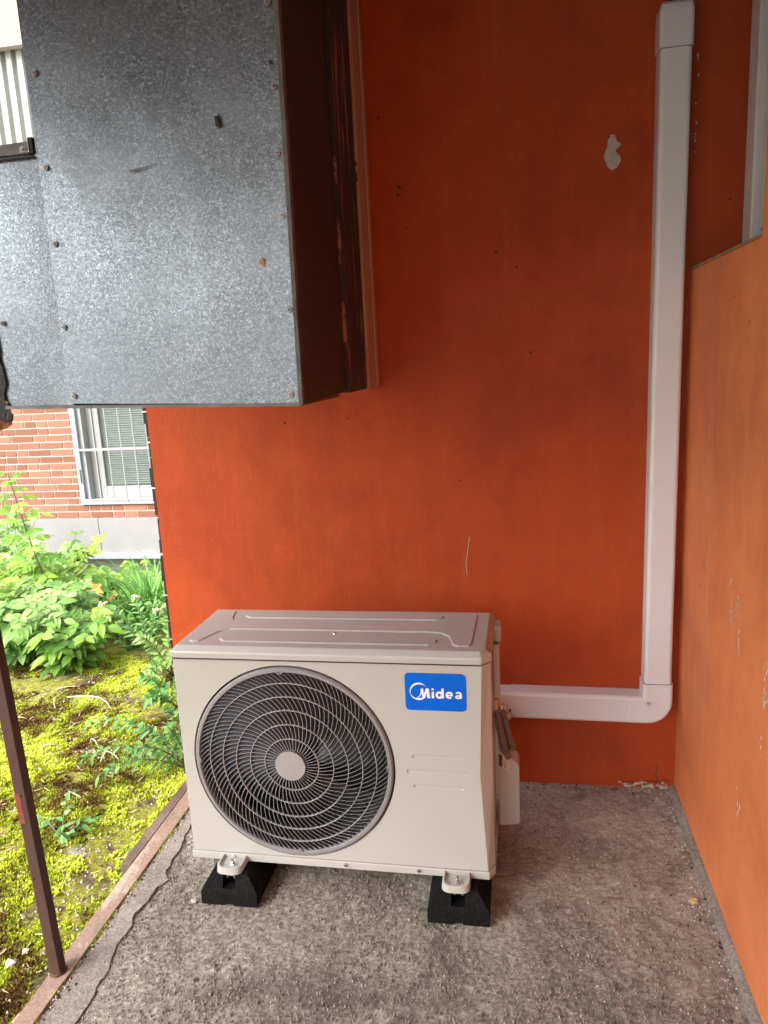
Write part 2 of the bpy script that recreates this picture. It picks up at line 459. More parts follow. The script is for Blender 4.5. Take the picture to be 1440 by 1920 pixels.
# ================================================================== THE SETTING
# landing floor: fine relief near the unit, coarse further off
def nonuni(a, b, fine_a, fine_b, st, big):
    xs = []; x = a
    while x < b - 1e-6:
        xs.append(x); x += st if fine_a <= x < fine_b else big
    xs.append(b); return xs
xs = nonuni(-1.552, 0.02, -1.552, 0.02, .0075, .2)
ys = nonuni(-7.0, 0.02, -1.35, 0.02, .0075, .15)
fl = MB(); nx = len(xs); vs = []
for y in ys:
    for x in xs:
        z = 0.0024 * noise.noise(Vector((x*80, y*80, 0))) + .0030 * noise.noise(Vector((x*28, y*28, 5))) + .004 * noise.noise(Vector((x*3, y*3, 9)))
        vs.append((x, y, z - .004))
fs = [(j*nx+i, j*nx+i+1, (j+1)*nx+i+1, (j+1)*nx+i) for j in range(len(ys)-1) for i in range(nx-1)]
fl.add(vs, fs)
fl.box(-1.552, .02, -7.0, .02, -.35, -.03)
tag(fl.build('floor', M['concrete'], smooth=False), kind='structure', label='rough grey concrete floor of the landing')

# smooth mortar skim along the edge iron, its ragged edge the crack
crack = [(-1.25,-7.0),(-1.30,-3.6),(-1.36,-2.4),(-1.42,-1.5),(-1.45,-1.2),(-1.462,-1.051),(-1.46,-.98),(-1.468,-.96),(-1.467,-.909),(-1.477,-.877),(-1.49,-.833),(-1.484,-.768),(-1.496,-.724),(-1.484,-.677),(-1.487,-.63),(-1.466,-.59),(-1.487,-.566),(-1.495,-.50),(-1.49,-.461),(-1.505,-.40),(-1.512,-.33),(-1.50,-.2),(-1.515,-.06),(-1.52,.0)]
den = []
for (x0, y0), (x1, y1) in zip(crack[:-1], crack[1:]):
    k = max(1, int((y1 - y0) / .007))
    for i in range(k):
        tt = i / k; den.append((x0 + (x1-x0)*tt + .004*noise.noise(Vector((y0 + (y1-y0)*tt, 3.3, 0))*38) + .002*noise.noise(Vector((y0 + (y1-y0)*tt, 9.3, 0))*110), y0 + (y1-y0)*tt))
den.append(crack[-1])
ms = MB(); vs = []
for (x, y) in den:
    for k in range(7):
        f = k / 6; xx = -1.5485 + (x + 1.5485) * f
        z = .0012 + .0016*noise.noise(Vector((xx*12, y*12, 2))) + .001*noise.noise(Vector((xx*60, y*60, 2)))
        vs.append((xx, y, z))
    vs.append((x + .001, y, -.012))
fs = [(j*8+i, j*8+i+1, (j+1)*8+i+1, (j+1)*8+i) for j in range(len(den)-1) for i in range(7)]
ms.add(vs, fs)
tag(ms.build('mortar_strip', M['mortar'], smooth=False), kind='structure', label='smooth grey mortar strip with a ragged cracked edge')
# the open crack itself: a thin dark gap between skim and concrete
cg = MB(); vs = []
for (x, y) in den:
    wd = .0004 + .0030 * max(0, noise.noise(Vector((y*25, 1, 7))) + .25)
    if y > -.6: wd *= .45
    vs += [(x + .0012, y, .0005), (x + .0012 + wd, y, .0005)]
cg.add(vs, [(2*i, 2*i+1, 2*i+3, 2*i+2) for i in range(len(den)-1)])
tag(cg.build('floor_crack', M['black']), kind='structure', label='dark crack along the mortar strip')

# mortar fillet along the right wall foot
jf = MB(); rings = []
yy = [-7 + i*.05 for i in range(141)]
for y in yy:
    q = .003 * noise.noise(Vector((y*14, 0, 4)))
    rings.append([(.002, y, -.01), (.002, y, .016+q), (-.006, y, .013+q), (-.020+q, y, .002), (-.020+q, y, -.01)])
jf.levels(rings)
tag(jf.build('floor_joint', M['mortar']), kind='structure', label='pale mortar fillet at the foot of the right wall')

# ground
def gz(x, y):
    z = -.10
    if y > 1.2: z -= (min(y, 2.6) - 1.2) * .13
    if y > 2.6: z -= (min(y, 4.8) - 2.6) * .30
    return z
xs = [-60,-40,-25,-15,-10,-8,-7,-6,-5.2,-4.6,-4.1] + [-3.8 + i*.02 for i in range(113)] + [-1.5,-1,0,2,6,15,40,60]
ys = [-60,-40,-25,-15,-9,-6,-4,-3,-2.4,-2] + [-1.7 + i*.02 for i in range(156)] + [1.5,1.8,2.2,2.7,3.2,3.8,4.4,5,7,12,25,40,60]
gm = MB(); vs = []
def relief(x, y):
    v = Vector((x, y, 0))
    return .010*noise.noise(v*3) + .007*noise.noise(v*9 + Vector((3,1,0))) + .005*noise.noise(v*28)
for y in ys:
    for x in xs:
        z = gz(x, y) + (relief(x, y) if -4.2 < x < -1.5 and -1.8 < y < 1.6 else 0)
        if x > -1.62 and -4 < y < .4: z -= .05
        vs.append((x, y, z))
nx = len(xs)
gm.add(vs, [(j*nx+i, j*nx+i+1, (j+1)*nx+i+1, (j+1)*nx+i) for j in range(len(ys)-1) for i in range(nx-1)])
tag(gm.build('ground', M['ground'], smooth=True), kind='structure', label='mossy soil and gravel of the yard')

# moss cushions: tiny tufts
mo = MB()
def mossden(x, y):
    v = Vector((x, y, 0))
    return noise.noise(v*4.2 + Vector((9,2,0))) + .6*noise.noise(v*12) + .35*noise.noise(v*30) + (.22 if y < .6 else .1) + min(0, .55*noise.noise(v*2.1 + Vector((5,7,1))) + .05)
cnt = 0
rg = random.Random(3)
while cnt < 46000:
    y = -1.4 + 2.65*rg.random()**1.15; x = rg.uniform(-3.5, -1.62)
    if x < -1.9 - .62*(y + 1.25) - .35: continue       # outside the view
    d = mossden(x, y)
    if d < -.05 + rg.uniform(-.15, .12): continue
    cnt += 1
    tone = .50 + .95*noise.noise(Vector((x*3.1, y*3.1, 4))) + .65*noise.noise(Vector((x*13, y*13, 6))) + rg.uniform(-.2, .2)
    tone = min(1, max(0, tone))
    cush = .008*max(0, noise.noise(Vector((x*26, y*26, 11))) + .3)
    z = gz(x, y) + relief(x, y) + cush
    h = rg.uniform(.004, .011); rr = rg.uniform(.0022, .0048); a0 = rg.uniform(0, 6.3)
    lx, ly = rg.uniform(-.5, .5)*h, rg.uniform(-.5, .5)*h
    for k in range(3):
        a = a0 + k*2.09 + rg.uniform(-.3, .3)
        tx, ty = x + rr*math.cos(a)*1.7, y + rr*math.sin(a)*1.7
        px, py = -math.sin(a)*rr*.75, math.cos(a)*rr*.75
        mo.add([(x - px*.6, y - py*.6, z - .006), (x + px*.6, y + py*.6, z - .006), (tx*.4 + x*.6 + px, ty*.4 + y*.6 + py, z + h*.4), (tx + lx, ty + ly, z + h), (tx*.4 + x*.6 - px, ty*.4 + y*.6 - py, z + h*.4)],
               [(0,1,2,4), (4,2,3)], min(1, max(0, tone + rg.uniform(-.1, .1))))
tag(mo.build('moss', M['moss']), 'bright yellow green moss carpet on the yard beside the landing', 'moss', None, 'stuff')
# bits of straw and leaf litter over the moss
lit = MB()
for k in range(900):
    y = rg.uniform(-1.35, 1.2); x = rg.uniform(-3.2, -1.64)
    if x < -1.9 - .62*(y + 1.25) - .3: continue
    L_ = rg.uniform(.004, .022) * rg.uniform(.5, 1); a = rg.uniform(0, 3.14); z = gz(x, y) + relief(x, y) + rg.uniform(.008, .014)
    dx, dy = math.cos(a)*L_, math.sin(a)*L_; wd_ = rg.uniform(.0008, .0022); nx_, ny_ = -math.sin(a)*wd_, math.cos(a)*wd_
    lit.add([(x-dx-nx_, y-dy-ny_, z), (x+dx-nx_, y+dy-ny_, z+.003), (x+dx+nx_, y+dy+ny_, z+.003), (x-dx+nx_, y-dy+ny_, z+.001), (x, y, z+.003)], [(0,1,4), (1,2,4), (2,3,4), (3,0,4)])
tag(lit.build('plant_litter', M['twig']), 'pale straw and seed litter strewn over the moss', 'litter', None, 'stuff')

# grit on concrete and gravel in the moss
def grit(name, n, region, zf, rs, mat, label, seed):
    g = MB(); q = random.Random(seed)
    for _ in range(n):
        x, y = region(q); r = rs * q.uniform(.4, 1.3); z = zf(x, y)
        a = q.uniform(0, 6.28)
        pts = [(x + r*math.cos(a+k*1.57)*q.uniform(.6,1.2), y + r*math.sin(a+k*1.57)*q.uniform(.6,1.2), z) for k in range(4)]
        tp = [(x + (p[0]-x)*.5, y + (p[1]-y)*.5, z + r*q.uniform(.5, 1)) for p in pts]
        g.add(pts + tp, [(0,1,5,4),(1,2,6,5),(2,3,7,6),(3,0,4,7),(4,5,6,7)])
    tag(g.build(name, mat), label, 'grit', None, 'stuff')
def reg_floor(q):
    k = q.random()
    if k < .3: return (-.02 - abs(q.gauss(0, .03)), q.uniform(-1.3, -.01))
    if k < .45: return (q.uniform(-.55, 0), -.005 - abs(q.gauss(0, .02)))
    if k < .6: return (-1.546 + abs(q.gauss(0, .007)), q.uniform(-1.2, -.1))
    return (q.uniform(-1.5, -.02), q.uniform(-1.3, -.02))
grit('loose_grit', 900, reg_floor, lambda x, y: -.003 if x > -1.46 else .002, .0026, M['stone'], 'loose pale grit scattered over the concrete landing', 5)
grit('dark_grit', 420, reg_floor, lambda x, y: -.003 if x > -1.46 else .002, .0030, M['darkstone'], 'dark crumbs of soil scattered over the concrete landing', 6)
q = random.Random(77); ag = MB()
for _ in range(16000):
    y = -1.32 + 1.3*q.random()**1.5; x = q.uniform(-1.5, -.02)
    if q.random() < max(0, min(1, (x + .55)*1.2 + (y + .5)*.9)): continue
    rr = q.uniform(.0009, .0026); a = q.uniform(0, 6.28); z = -.0045
    zt = .0002 + rr*q.uniform(.1, .45)
    p = [(x + rr*math.cos(a+k*1.2566)*q.uniform(.7,1.25), y + rr*math.sin(a+k*1.2566)*q.uniform(.7,1.25)) for k in range(5)]
    c0 = (sum(v[0] for v in p)/5, sum(v[1] for v in p)/5)
    ag.add([(u, v, z) for u, v in p] + [(c0[0] + (u-c0[0])*.6, c0[1] + (v-c0[1])*.6, zt + q.uniform(-.0006,.0006)) for u, v in p],
           [(0,1,6,5),(1,2,7,6),(2,3,8,7),(3,4,9,8),(4,0,5,9),(5,6,7,8,9)], min(1, max(0, q.gauss(.5,.24))))
M['aggregate'] = attr_mat('aggregate', [(0, (.09, .077, .064)), (.5, (.27, .245, .208)), (1, (.46, .425, .365))], .9, .6, 300)
tag(ag.build('aggregate', M['aggregate']), 'coarse aggregate standing proud of the worn concrete', 'aggregate', None, 'stuff')
def reg_yard(q):
    while True:
        x, y = q.uniform(-3, -1.62), q.uniform(-1.3, 1.1)
        if noise.noise(Vector((x*3, y*3, 8))) + q.uniform(-.3, .1) > .05 or (x > -1.95 and y < -.55 and q.random() < .6): return x, y
grit('yard_gravel', 1500, reg_yard, lambda x, y: gz(x, y) + relief(x, y) + .002, .0045, M['stone'], 'pale gravel showing between the moss cushions', 8)

# ================================================================== ORANGE BUILDING
# back wall
ZC = 2.44
bw = MB(); bw.box(-1.68, .45, 0, .30, -.4, ZC + .2)
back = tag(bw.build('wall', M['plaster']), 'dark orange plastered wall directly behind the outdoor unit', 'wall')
# jagged bitumen edge at its left end
je = MB(); z = -.3; q = random.Random(4)
while z < 1.6:
    h = q.uniform(.035, .085); o = q.uniform(.006, .018)
    je.box(-1.679 - o, -1.679, .004, .05, z, z + h - q.uniform(0, .006)); z += h
je.build('bitumen_edge', M['bitumen'], back)
fo = MB()
z = -.2
while z < 1.5:
    fo.box(-1.694 + q.uniform(-.003, .003), -1.681, .001, .0035, z, z + q.uniform(.003, .008)); z += q.uniform(.10, .16)
fo.build('foil_edge', M['foil'], back)
def flat_poly(pts, y=None, x=None, th=.0012):
    g = MB()
    if y is not None:
        a = [(p[0], y, p[1]) for p in pts]; b = [(p[0]*.0 + p[0], y - th, p[1]) for p in pts]
    else:
        a = [(x, p[0], p[1]) for p in pts]; b = [(x - th, p[0], p[1]) for p in pts]
    g.levels([a, b]); return g
flat_poly([(-0.2182, 1.9716), (-0.2183, 1.9744), (-0.2138, 1.9731), (-0.212, 1.9747), (-0.2098, 1.9744), (-0.2083, 1.9736), (-0.2072, 1.971), (-0.2048, 1.9674), (-0.2026, 1.9666), (-0.2032, 1.9651), (-0.2036, 1.9634), (-0.2016, 1.9603), (-0.2011, 1.9565), (-0.1979, 1.9548), (-0.1959, 1.9536), (-0.1928, 1.9507), (-0.1895, 1.9458), (-0.1922, 1.9456), (-0.1947, 1.9415), (-0.1982, 1.9387), (-0.2013, 1.9366), (-0.203, 1.9349), (-0.202, 1.9359), (-0.2032, 1.9331), (-0.2046, 1.9324), (-0.2039, 1.9304), (-0.2032, 1.9298), (-0.203, 1.9287), (-0.2009, 1.9289), (-0.1995, 1.925), (-0.1967, 1.9234), (-0.1958, 1.9211), (-0.1921, 1.9187), (-0.1909, 1.9146), (-0.1903, 1.9107), (-0.1895, 1.9058), (-0.1902, 1.9025), (-0.1907, 1.9012), (-0.1926, 1.9012), (-0.1929, 1.8982), (-0.1936, 1.8994), (-0.1947, 1.8949), (-0.1962, 1.8936), (-0.1984, 1.8912), (-0.2003, 1.8879), (-0.2046, 1.885), (-0.2081, 1.8848), (-0.2091, 1.8843), (-0.214, 1.8814), (-0.2144, 1.8827), (-0.2164, 1.8846), (-0.2169, 1.8847), (-0.2181, 1.8848), (-0.2204, 1.8873), (-0.2226, 1.8904), (-0.2226, 1.8925), (-0.2265, 1.8929), (-0.2278, 1.8992), (-0.228, 1.9035), (-0.2325, 1.9076), (-0.2328, 1.9111), (-0.2346, 1.9155), (-0.2353, 1.9186), (-0.2338, 1.9212), (-0.2339, 1.9245), (-0.2321, 1.9281), (-0.2313, 1.9329), (-0.2289, 1.9362), (-0.2286, 1.9394), (-0.226, 1.9433), (-0.2264, 1.9456), (-0.2261, 1.9494), (-0.2244, 1.9521), (-0.2249, 1.954), (-0.226, 1.9559), (-0.2252, 1.9595), (-0.2251, 1.9615), (-0.2238, 1.9633), (-0.2216, 1.9654), (-0.2193, 1.9685)], y=-.0002).build('paint_chip', M['chip'], back)
sc = MB(); pts = [(-.634,.842),(-.637,.825),(-.641,.80),(-.645,.775),(-.648,.755),(-.647,.735),(-.645,.715)]
for a, b in zip(pts[:-1], pts[1:]):
    wdt = q.uniform(.0005, .0012)
    sc.add([(a[0]-wdt, -.0015, a[1]), (a[0]+wdt, -.0015, a[1]), (b[0]+wdt, -.0015, b[1]), (b[0]-wdt, -.0015, b[1])], [(0,1,2,3)])
sc.build('scratch', M['chip'], back)
hl = MB()
for (x, zz, r) in [(-.535,1.69,.004),(-.44,1.40,.004),(-.81,1.89,.005),(-.815,1.87,.004),(-1.21,1.22,.004),(-.66,1.02,.003)]:
    n = 10; hl.add([(x + r*math.cos(2*PI*k/n), -.0012, zz + r*math.sin(2*PI*k/n)) for k in range(n)], [tuple(range(n))])
hl.build('nail_hole', M['black'], back)
# broken plaster at the foot of the wall
pc = MB()
for k in range(30):
    x = -.17 + .15*q.random(); zz = .002 + .02*q.random()**2
    pc.add(*blob(x, -.004, zz, q.uniform(.003,.010), .006, q.uniform(.002,.006), k, 1))
pc.build('broken_plaster', M['chip'], back)
ck = MB(); pts = [(-.055,.012),(-.052,.03),(-.058,.045),(-.054,.062),(-.056,.08)]
for a, b in zip(pts[:-1], pts[1:]): ck.add([(a[0]-.001,-.0012,a[1]),(a[0]+.001,-.0012,a[1]),(b[0]+.0008,-.0012,b[1]),(b[0]-.0008,-.0012,b[1])], [(0,1,2,3)])
pts = [(-.17,.012),(-.14,.018),(-.12,.014),(-.09,.022),(-.055,.02),(-.03,.03),(-.01,.024)]
for a, b in zip(pts[:-1], pts[1:]): ck.add([(a[0],-.0012,a[1]-.0012),(b[0],-.0012,b[1]-.0012),(b[0],-.0012,b[1]+.0012),(a[0],-.0012,a[1]+.0012)], [(0,1,2,3)])
ck.build('hairline_crack', M['black'], back)

# right wall with window opening next to the corner
rw = MB()
rw.box(0, .30, -7.0, 0, -.4, 1.600)
rw.box(0, .30, -7.0, -.63, 1.600, ZC + .2)
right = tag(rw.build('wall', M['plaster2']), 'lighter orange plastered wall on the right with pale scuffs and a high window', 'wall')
sp = MB(); sp.box(-.004, .128, -.62, -.001, 1.6002, 1.606)
sp.build('window_ledge', simple('ledge_brown', (.30, .22, .16), .5, .2, .2, 20), right)
wf = MB()
wf.box(.132, .19, -.075, -.001, 1.607, ZC); wf.box(.132, .19, -.629, -.56, 1.607, ZC); wf.box(.132, .19, -.56, -.075, 1.607, 1.665)
fr = wf.build('window', M['window_grey'], right, .004)
wf = MB()
wf.box(.150, .185, -.125, -.085, 1.685, ZC-.02); wf.box(.150, .185, -.555, -.515, 1.685, ZC-.02); wf.box(.150, .185, -.515, -.125, 1.685, 1.725)
wf.build('sash', M['window_grey'], fr, .003)
g = MB(); g.box(.164, .168, -.515, -.125, 1.725, ZC-.03); g.build('pane', M['glass'], fr)
g = MB(); g.box(.196, .30, -.63, 0, 1.6, ZC); g.build('dark_room', M['black'], fr)
cu = MB(); vs = []
for i in range(30):
    y = -.13 - .38*i/29
    for zz in (1.72, 2.38): vs.append((.182 + .006*math.sin(i*1.5), y, zz))
cu.add(vs, [(2*i, 2*i+2, 2*i+3, 2*i+1) for i in range(29)])
cu.build('curtain', simple('grey_curtain', (.22,.21,.19), .9), fr)
# pale scuffs on the right wall
sf = MB(); q = random.Random(11)
for (y, zz, s, n) in [(-.304,.834,.012,7),(-.31,.80,.008,3),(-.526,.855,.014,12),(-.59,.83,.018,24),(-.541,.782,.020,22),(-.512,.74,.006,3),(-.45,.735,.006,3),(-.604,.737,.020,16),(-.791,.745,.016,10),(-.791,.697,.022,28),(-.784,.597,.016,12),(-.66,.377,.026,9),(-.645,.395,.012,4),(-.50,.60,.01,3)]:
    for k in range(n):
        a, b = y + q.gauss(0, s*.28), zz + q.gauss(0, s*.7); l = s*q.uniform(.12,.5); wd = s*q.uniform(.03,.11); tl = q.uniform(-.35,.35)
        sf.add([(-.0010, a-wd, b), (-.0010, a+tl*l, b-l), (-.0010, a+wd, b), (-.0010, a+tl*l*.3, b+l*.8)], [(0,1,2,3)])
sf.build('scuff_mark', simple('scuff_pale', (.86,.74,.64), .9), right)
ch = MB()
for (x, zz, l) in [(.004,2.14,.020),(.006,2.10,.008),(.003,2.03,.006),(.004,1.985,.010),(.003,1.955,.006),(.003,1.94,.012),(.002,1.91,.006),(-.088,2.235,.016)]:
    for k in range(4):
        ch.add(*blob(x + q.uniform(-.002,.002), -.001, zz + q.uniform(-l, l)*.5, q.uniform(.0012,.0026), .0015, l*q.uniform(.15,.4), k+zz*9, 1, .6))
ch.build('paint_chip', M['chip'], back)

# roof slab over the landing; unseen left front wing added to shade the wall
rf = MB(); rf.levels([[(x, y, z) for x, y in ((.45,.32),(-1.74,.32),(-1.74,-.86),(-2.85,-.86),(-2.85,-5.0),(.45,-5.0))] for z in (ZC + .2005, ZC + .45)])
rf.levels([[(x, y, z) for x, y in ((0,-.0005),(-1.70,-.0005),(-1.70,-.90),(-2.80,-.90),(-2.80,-4.95),(0,-4.95))] for z in (ZC, ZC + .2)])
tag(rf.build('canopy_roof_shade_wing', M['roof']), 'dark concrete canopy slab overhanging the landing above the duct, its unseen left front wing added to shade the wall', 'canopy')
# thin trim at wall head
tb = MB(); tb.box(-.64, -.12, -.03, -.0003, 2.405, 2.439)
tag(tb.build('trim_strip', M['batten'], bevel=.003), 'short reddish strip at the head of the back wall under the canopy', 'trim')

# ================================================================== SHEET METAL DUCT
duct = empty('metal_duct', (-1.17, -.8, 1.32), 'large galvanised sheet metal duct box hanging in front of the orange wall', 'duct')
DL = Vector((1.17, .8, -1.32))
def dbuild(g, name, mat, par=None, bevel=0, smooth=False):
    g.v = [(v[0] + DL.x, v[1] + DL.y, v[2] + DL.z) for v in g.v]
    return g.build(name, mat, par or duct, bevel, smooth=smooth)
g = MB()   # main front sheet, slightly buckled
nxp, nzp = 30, 50; vs = []
for j in range(nzp+1):
    for i in range(nxp+1):
        u, v_ = i/nxp, j/nzp
        x = (-1.437) + u*(.527 - .0*(v_)) + 0
        xr = -.921 + .012*v_; x = -1.437 + .006*0 + u*(xr + 1.437)
        zb = 1.341 - .021*u; zt = ZC - .002; z = zb + v_*(zt - zb)
        y = -.800 - .004*math.sin(u*PI)*math.sin(v_*PI*2.2) - .003*noise.noise(Vector((u*3, v_*4, 0)))*math.sin(u*PI)
        vs.append((x, y, z))
fs = [(j*(nxp+1)+i, j*(nxp+1)+i+1, (j+1)*(nxp+1)+i+1, (j+1)*(nxp+1)+i) for j in range(nzp) for i in range(nxp)]
g.add(vs, fs)
dbuild(g, 'front_panel', M['galv'], smooth=True)
g = MB(); g.box(-1.60, -.925, -.795, -.41, 1.352, 1.842); g.box(-1.430, -.925, -.795, -.41, 1.842, ZC-.002)
dbuild(g, 'duct_core', M['black'])
g = MB(); vs = []
nxp, nzp = 10, 30
for j in range(nzp+1):
    for i in range(nxp+1):
        u, v_ = i/nxp, j/nzp; x = -1.592 + u*.160
        z = 1.334 + .007*(u-1) * -1 + v_*(.510)
        vs.append((x, -.7955 - .006*math.sin(u*PI*.9)*math.sin(v_*3) - (.0), z))
g.add(vs, [(j*11+i, j*11+i+1, (j+1)*11+i+1, (j+1)*11+i) for j in range(nzp) for i in range(nxp)])
dbuild(g, 'side_wing_panel', M['galv'], smooth=True)
g = MB(); g.box(-1.66, -1.452, -.808, -.60, 1.846, 1.849); g.add([(-1.66,-.8085,1.840),(-1.449,-.8085,1.850),(-1.449,-.8085,1.868),(-1.66,-.8085,1.862)], [(0,1,2,3)])
dbuild(g, 'flashing', M['galv_plain'])
g = MB(); g.box(-1.450, -1.4405, -.806, -.796, 1.846, 1.876); g.box(-1.66, -1.4405, -.8065, -.80, 1.838, 1.8405)
dbuild(g, 'flashing_gap', M['black'])
# left dark end: tarred return with ragged lower edge
g = MB(); vs = []; rr_ = random.Random(2)
for j in range(31):
    v_ = j/30; z = 1.318 + v_*.53
    vs += [(-1.80, -.801, z), (-1.589 + .006*rr_.uniform(-1,1) + .004*(1-v_) - .012*v_, -.802, z)]
g.add(vs, [(2*j, 2*j+1, 2*j+3, 2*j+2) for j in range(30)])
for k in range(6): g.add(*blob(-1.588 - .012*k, -.80, 1.316 + .004*rr_.random(), .010, .004, .012, k, 1, .6))
dbuild(g, 'tarred_edge', M['bitumen'])
g = MB(); g.box(-1.592, -.924, -.803, -.780, 1.3185, 1.3335)
g2 = MB(); g2.add([(-1.592,-.8035,1.335),(-.9195,-.8035,1.3155),(-.9195,-.8035,1.3215),(-1.592,-.8035,1.342),(-1.592,-.45,1.335),(-.9195,-.45,1.3155),(-.9195,-.45,1.3215),(-1.592,-.45,1.342)],
    [(0,1,2,3),(4,7,6,5),(0,4,5,1),(3,2,6,7),(1,5,6,2),(0,3,7,4)])
dbuild(g2, 'bottom_lip', M['galv_plain'])
g = MB(); vs = []     # folded corner strip down the right edge
for j in range(41):
    v_ = j/40; z = 1.318 + v_*(ZC-1.32); x = -.921 + .012*v_; wv = .002*noise.noise(Vector((z*9, 0, 1)))
    vs += [(x - .002, -.8035, z), (x + .006 + wv, -.802, z), (x + .008 + wv, -.79, z)]
g.add(vs, [(3*j+k, 3*j+k+1, 3*j+k+4, 3*j+k+3) for j in range(40) for k in range(2)])
dbuild(g, 'corner_fold', M['galv_plain'])
def sidepanel(y0, y1, x, name, mat, zb0, zb1, th=.004):
    g = MB(); g.add([(x-th,y0,zb0),(x,y0,zb0),(x,y1,zb1),(x-th,y1,zb1),(x-th,y0,ZC-.001),(x,y0,ZC-.001),(x,y1,ZC-.001),(x-th,y1,ZC-.001)],
        [(0,3,2,1),(4,5,6,7),(0,1,5,4),(1,2,6,5),(2,3,7,6),(3,0,4,7)])
    return dbuild(g, name, mat, bevel=.001)
sidepanel(-.798, -.402, -.912, 'side_panel', M['darksheet'], 1.318, 1.326)
sidepanel(-.400, -.165, -.904, 'side_board', M['board'], 1.322, 1.322, .03)
sidepanel(-.164, -.002, -.896, 'wall_batten', M['batten'], 1.322, 1.318, .05)
g = MB(); g.box(-.8975, -.892, -.062, -.052, 1.330, ZC-.01); dbuild(g, 'batten_bead', M['batten'], bevel=.002)
g = MB()
for (x, z) in [(-1.417,1.992),(-1.42,1.817),(-1.422,1.669),(-1.427,1.501),(-1.425,1.356),(-.927,2.058),(-.927,1.916),(-.93,1.799),(-.929,1.685),(-.929,1.508),(-.94,1.339),(-1.572,1.518),(-1.462,1.854),(-1.415,2.15),(-.925,2.2)]:
    c = MB()
    yy = -.8065 if x != -1.462 else -.811
    c.tube([(x, yy + .004, z), (x, yy + .0015, z)], .0062, 14)
    c.tube([(x, yy + .0015, z), (x, yy - .0008, z)], [.0042, .0034], 12)
    s = dbuild(c, 'screw', simple('screw_head', (.34,.33,.32), .45, .8, .3, 90) if 'screw_head' not in bpy.data.materials else bpy.data.materials['screw_head'])
    c = MB(); c.tube([(x, yy - .0009, z), (x, yy - .0012, z)], .0014, 8)
    c.v = [(v[0] + DL.x, v[1] + DL.y, v[2] + DL.z) for v in c.v]; c.build('screw_socket', M['black'], s)
c = MB(); n = 10; c.add([(-.929+.0032*math.cos(2*PI*k/n), -.8058, 1.957+.004*math.sin(2*PI*k/n)) for k in range(n)], [tuple(range(n))]); dbuild(c, 'rivet_hole', M['black'])
c = MB(); c.add(*blob(-1.042,-.8045,1.866,.0052,.0012,.010,13,2,1.4)); dbuild(c, 'tar_spot', M['bitumen'])
c = MB(); c.add(*blob(-.976,-.8045,1.602,.006,.0010,.006,5,2,1.6)); dbuild(c, 'rust_spot', simple('rust_spot',(.50,.27,.12),.8))
c = MB(); c.add([(-1.235,-.8075,1.790),(-1.19,-.8075,1.798),(-1.17,-.8075,1.806),(-1.19,-.8075,1.7995),(-1.234,-.8075,1.7945)],[(0,1,2,3,4)]); dbuild(c, 'scratch', simple('scratch_dark',(.12,.12,.12),.5,.5))
c = MB(); c.add(*blob(-1.680,-.745,1.305,.045,.03,.024,8,3,.6))
tag(c.build('foam_lump', M['foam'], smooth=True), 'yellow insulating foam lump under the left end of the duct', 'foam')

# ================================================================== AIR CONDITIONER
AX, AY, AZ = -1.3725, -.5965, .100
ac = empty('air_conditioner', (AX, AY, AZ), 'beige outdoor air conditioner unit with round fan grille on two black rubber feet', 'air conditioner', rz=-.008)
CX, CZ, RH = .302, .285, .2715
def circ(r, n, y, cx=CX, cz=CZ): return [(cx + r*math.cos(2*PI*k/n), y, cz + r*math.sin(2*PI*k/n)) for k in range(n)]
def capsule(x0, x1, zc, r, y, n=8):
    p = []
    for k in range(n+1):
        a = -PI/2 + PI*k/n; p.append((x1 - r + r*math.cos(a), y, zc + r*math.sin(a)))
    for k in range(n+1):
        a = PI/2 + PI*k/n; p.append((x0 + r + r*math.cos(a), y, zc + r*math.sin(a)))
    return p
ZT, ZB = .568, .009
outer = [(0,0,ZB),(.801,0,ZB),(.787,0,.277),(.797,0,ZT),(0,0,ZT)]
slots = [capsule(.617,.744,.320,.0062,0), capsule(.602,.759,.279,.0062,0), capsule(.618,.746,.238,.0062,0)]
hole = circ(RH, 128, 0)
loops = [outer, hole] + slots
tri = tessellate_polygon([[Vector((p[0], p[2], 0)) for p in l] for l in loops])
allp = [p for l in loops for p in l]
g = MB(); g.add(allp, [tuple(t) for t in tri])
# chamfered right corner, left return, inner rim of the hole, sunk slots
o = [(.801,0,ZB),(.787,0,.277),(.797,0,ZT)]; sd_ = [(.817,.030,ZB),(.817,.030,.277),(.817,.026,ZT)]; sb = [(.817,.075,ZB),(.817,.075,.277),(.817,.075,ZT)]
g.add(o + sd_ + sb, [(0,3,4,1),(1,4,5,2),(3,6,7,4),(4,7,8,5)])
g.add([(0,0,ZB),(0,0,ZT),(-.004,.005,ZB),(-.004,.005,ZT),(-.004,.07,ZB),(-.004,.07,ZT)], [(0,1,3,2),(2,3,5,4)])
h1, h2 = circ(RH, 128, 0), circ(RH - .002, 128, .028)
g.add(h1 + h2, [(i, (i+1)%128, 128+(i+1)%128, 128+i) for i in range(128)])
for (x0, x1, zc) in ((.617,.744,.320),(.602,.759,.279),(.618,.746,.238)):
    a = capsule(x0, x1, zc, .0062, 0); b = capsule(x0+.0022, x1-.0022, zc, .0040, .0030); n = len(a)
    g.add(a + b, [(i, (i+1)%n, n+(i+1)%n, n+i) for i in range(n)] + [tuple(range(n, 2*n))])
g.build('front_panel', M['beige'], ac)
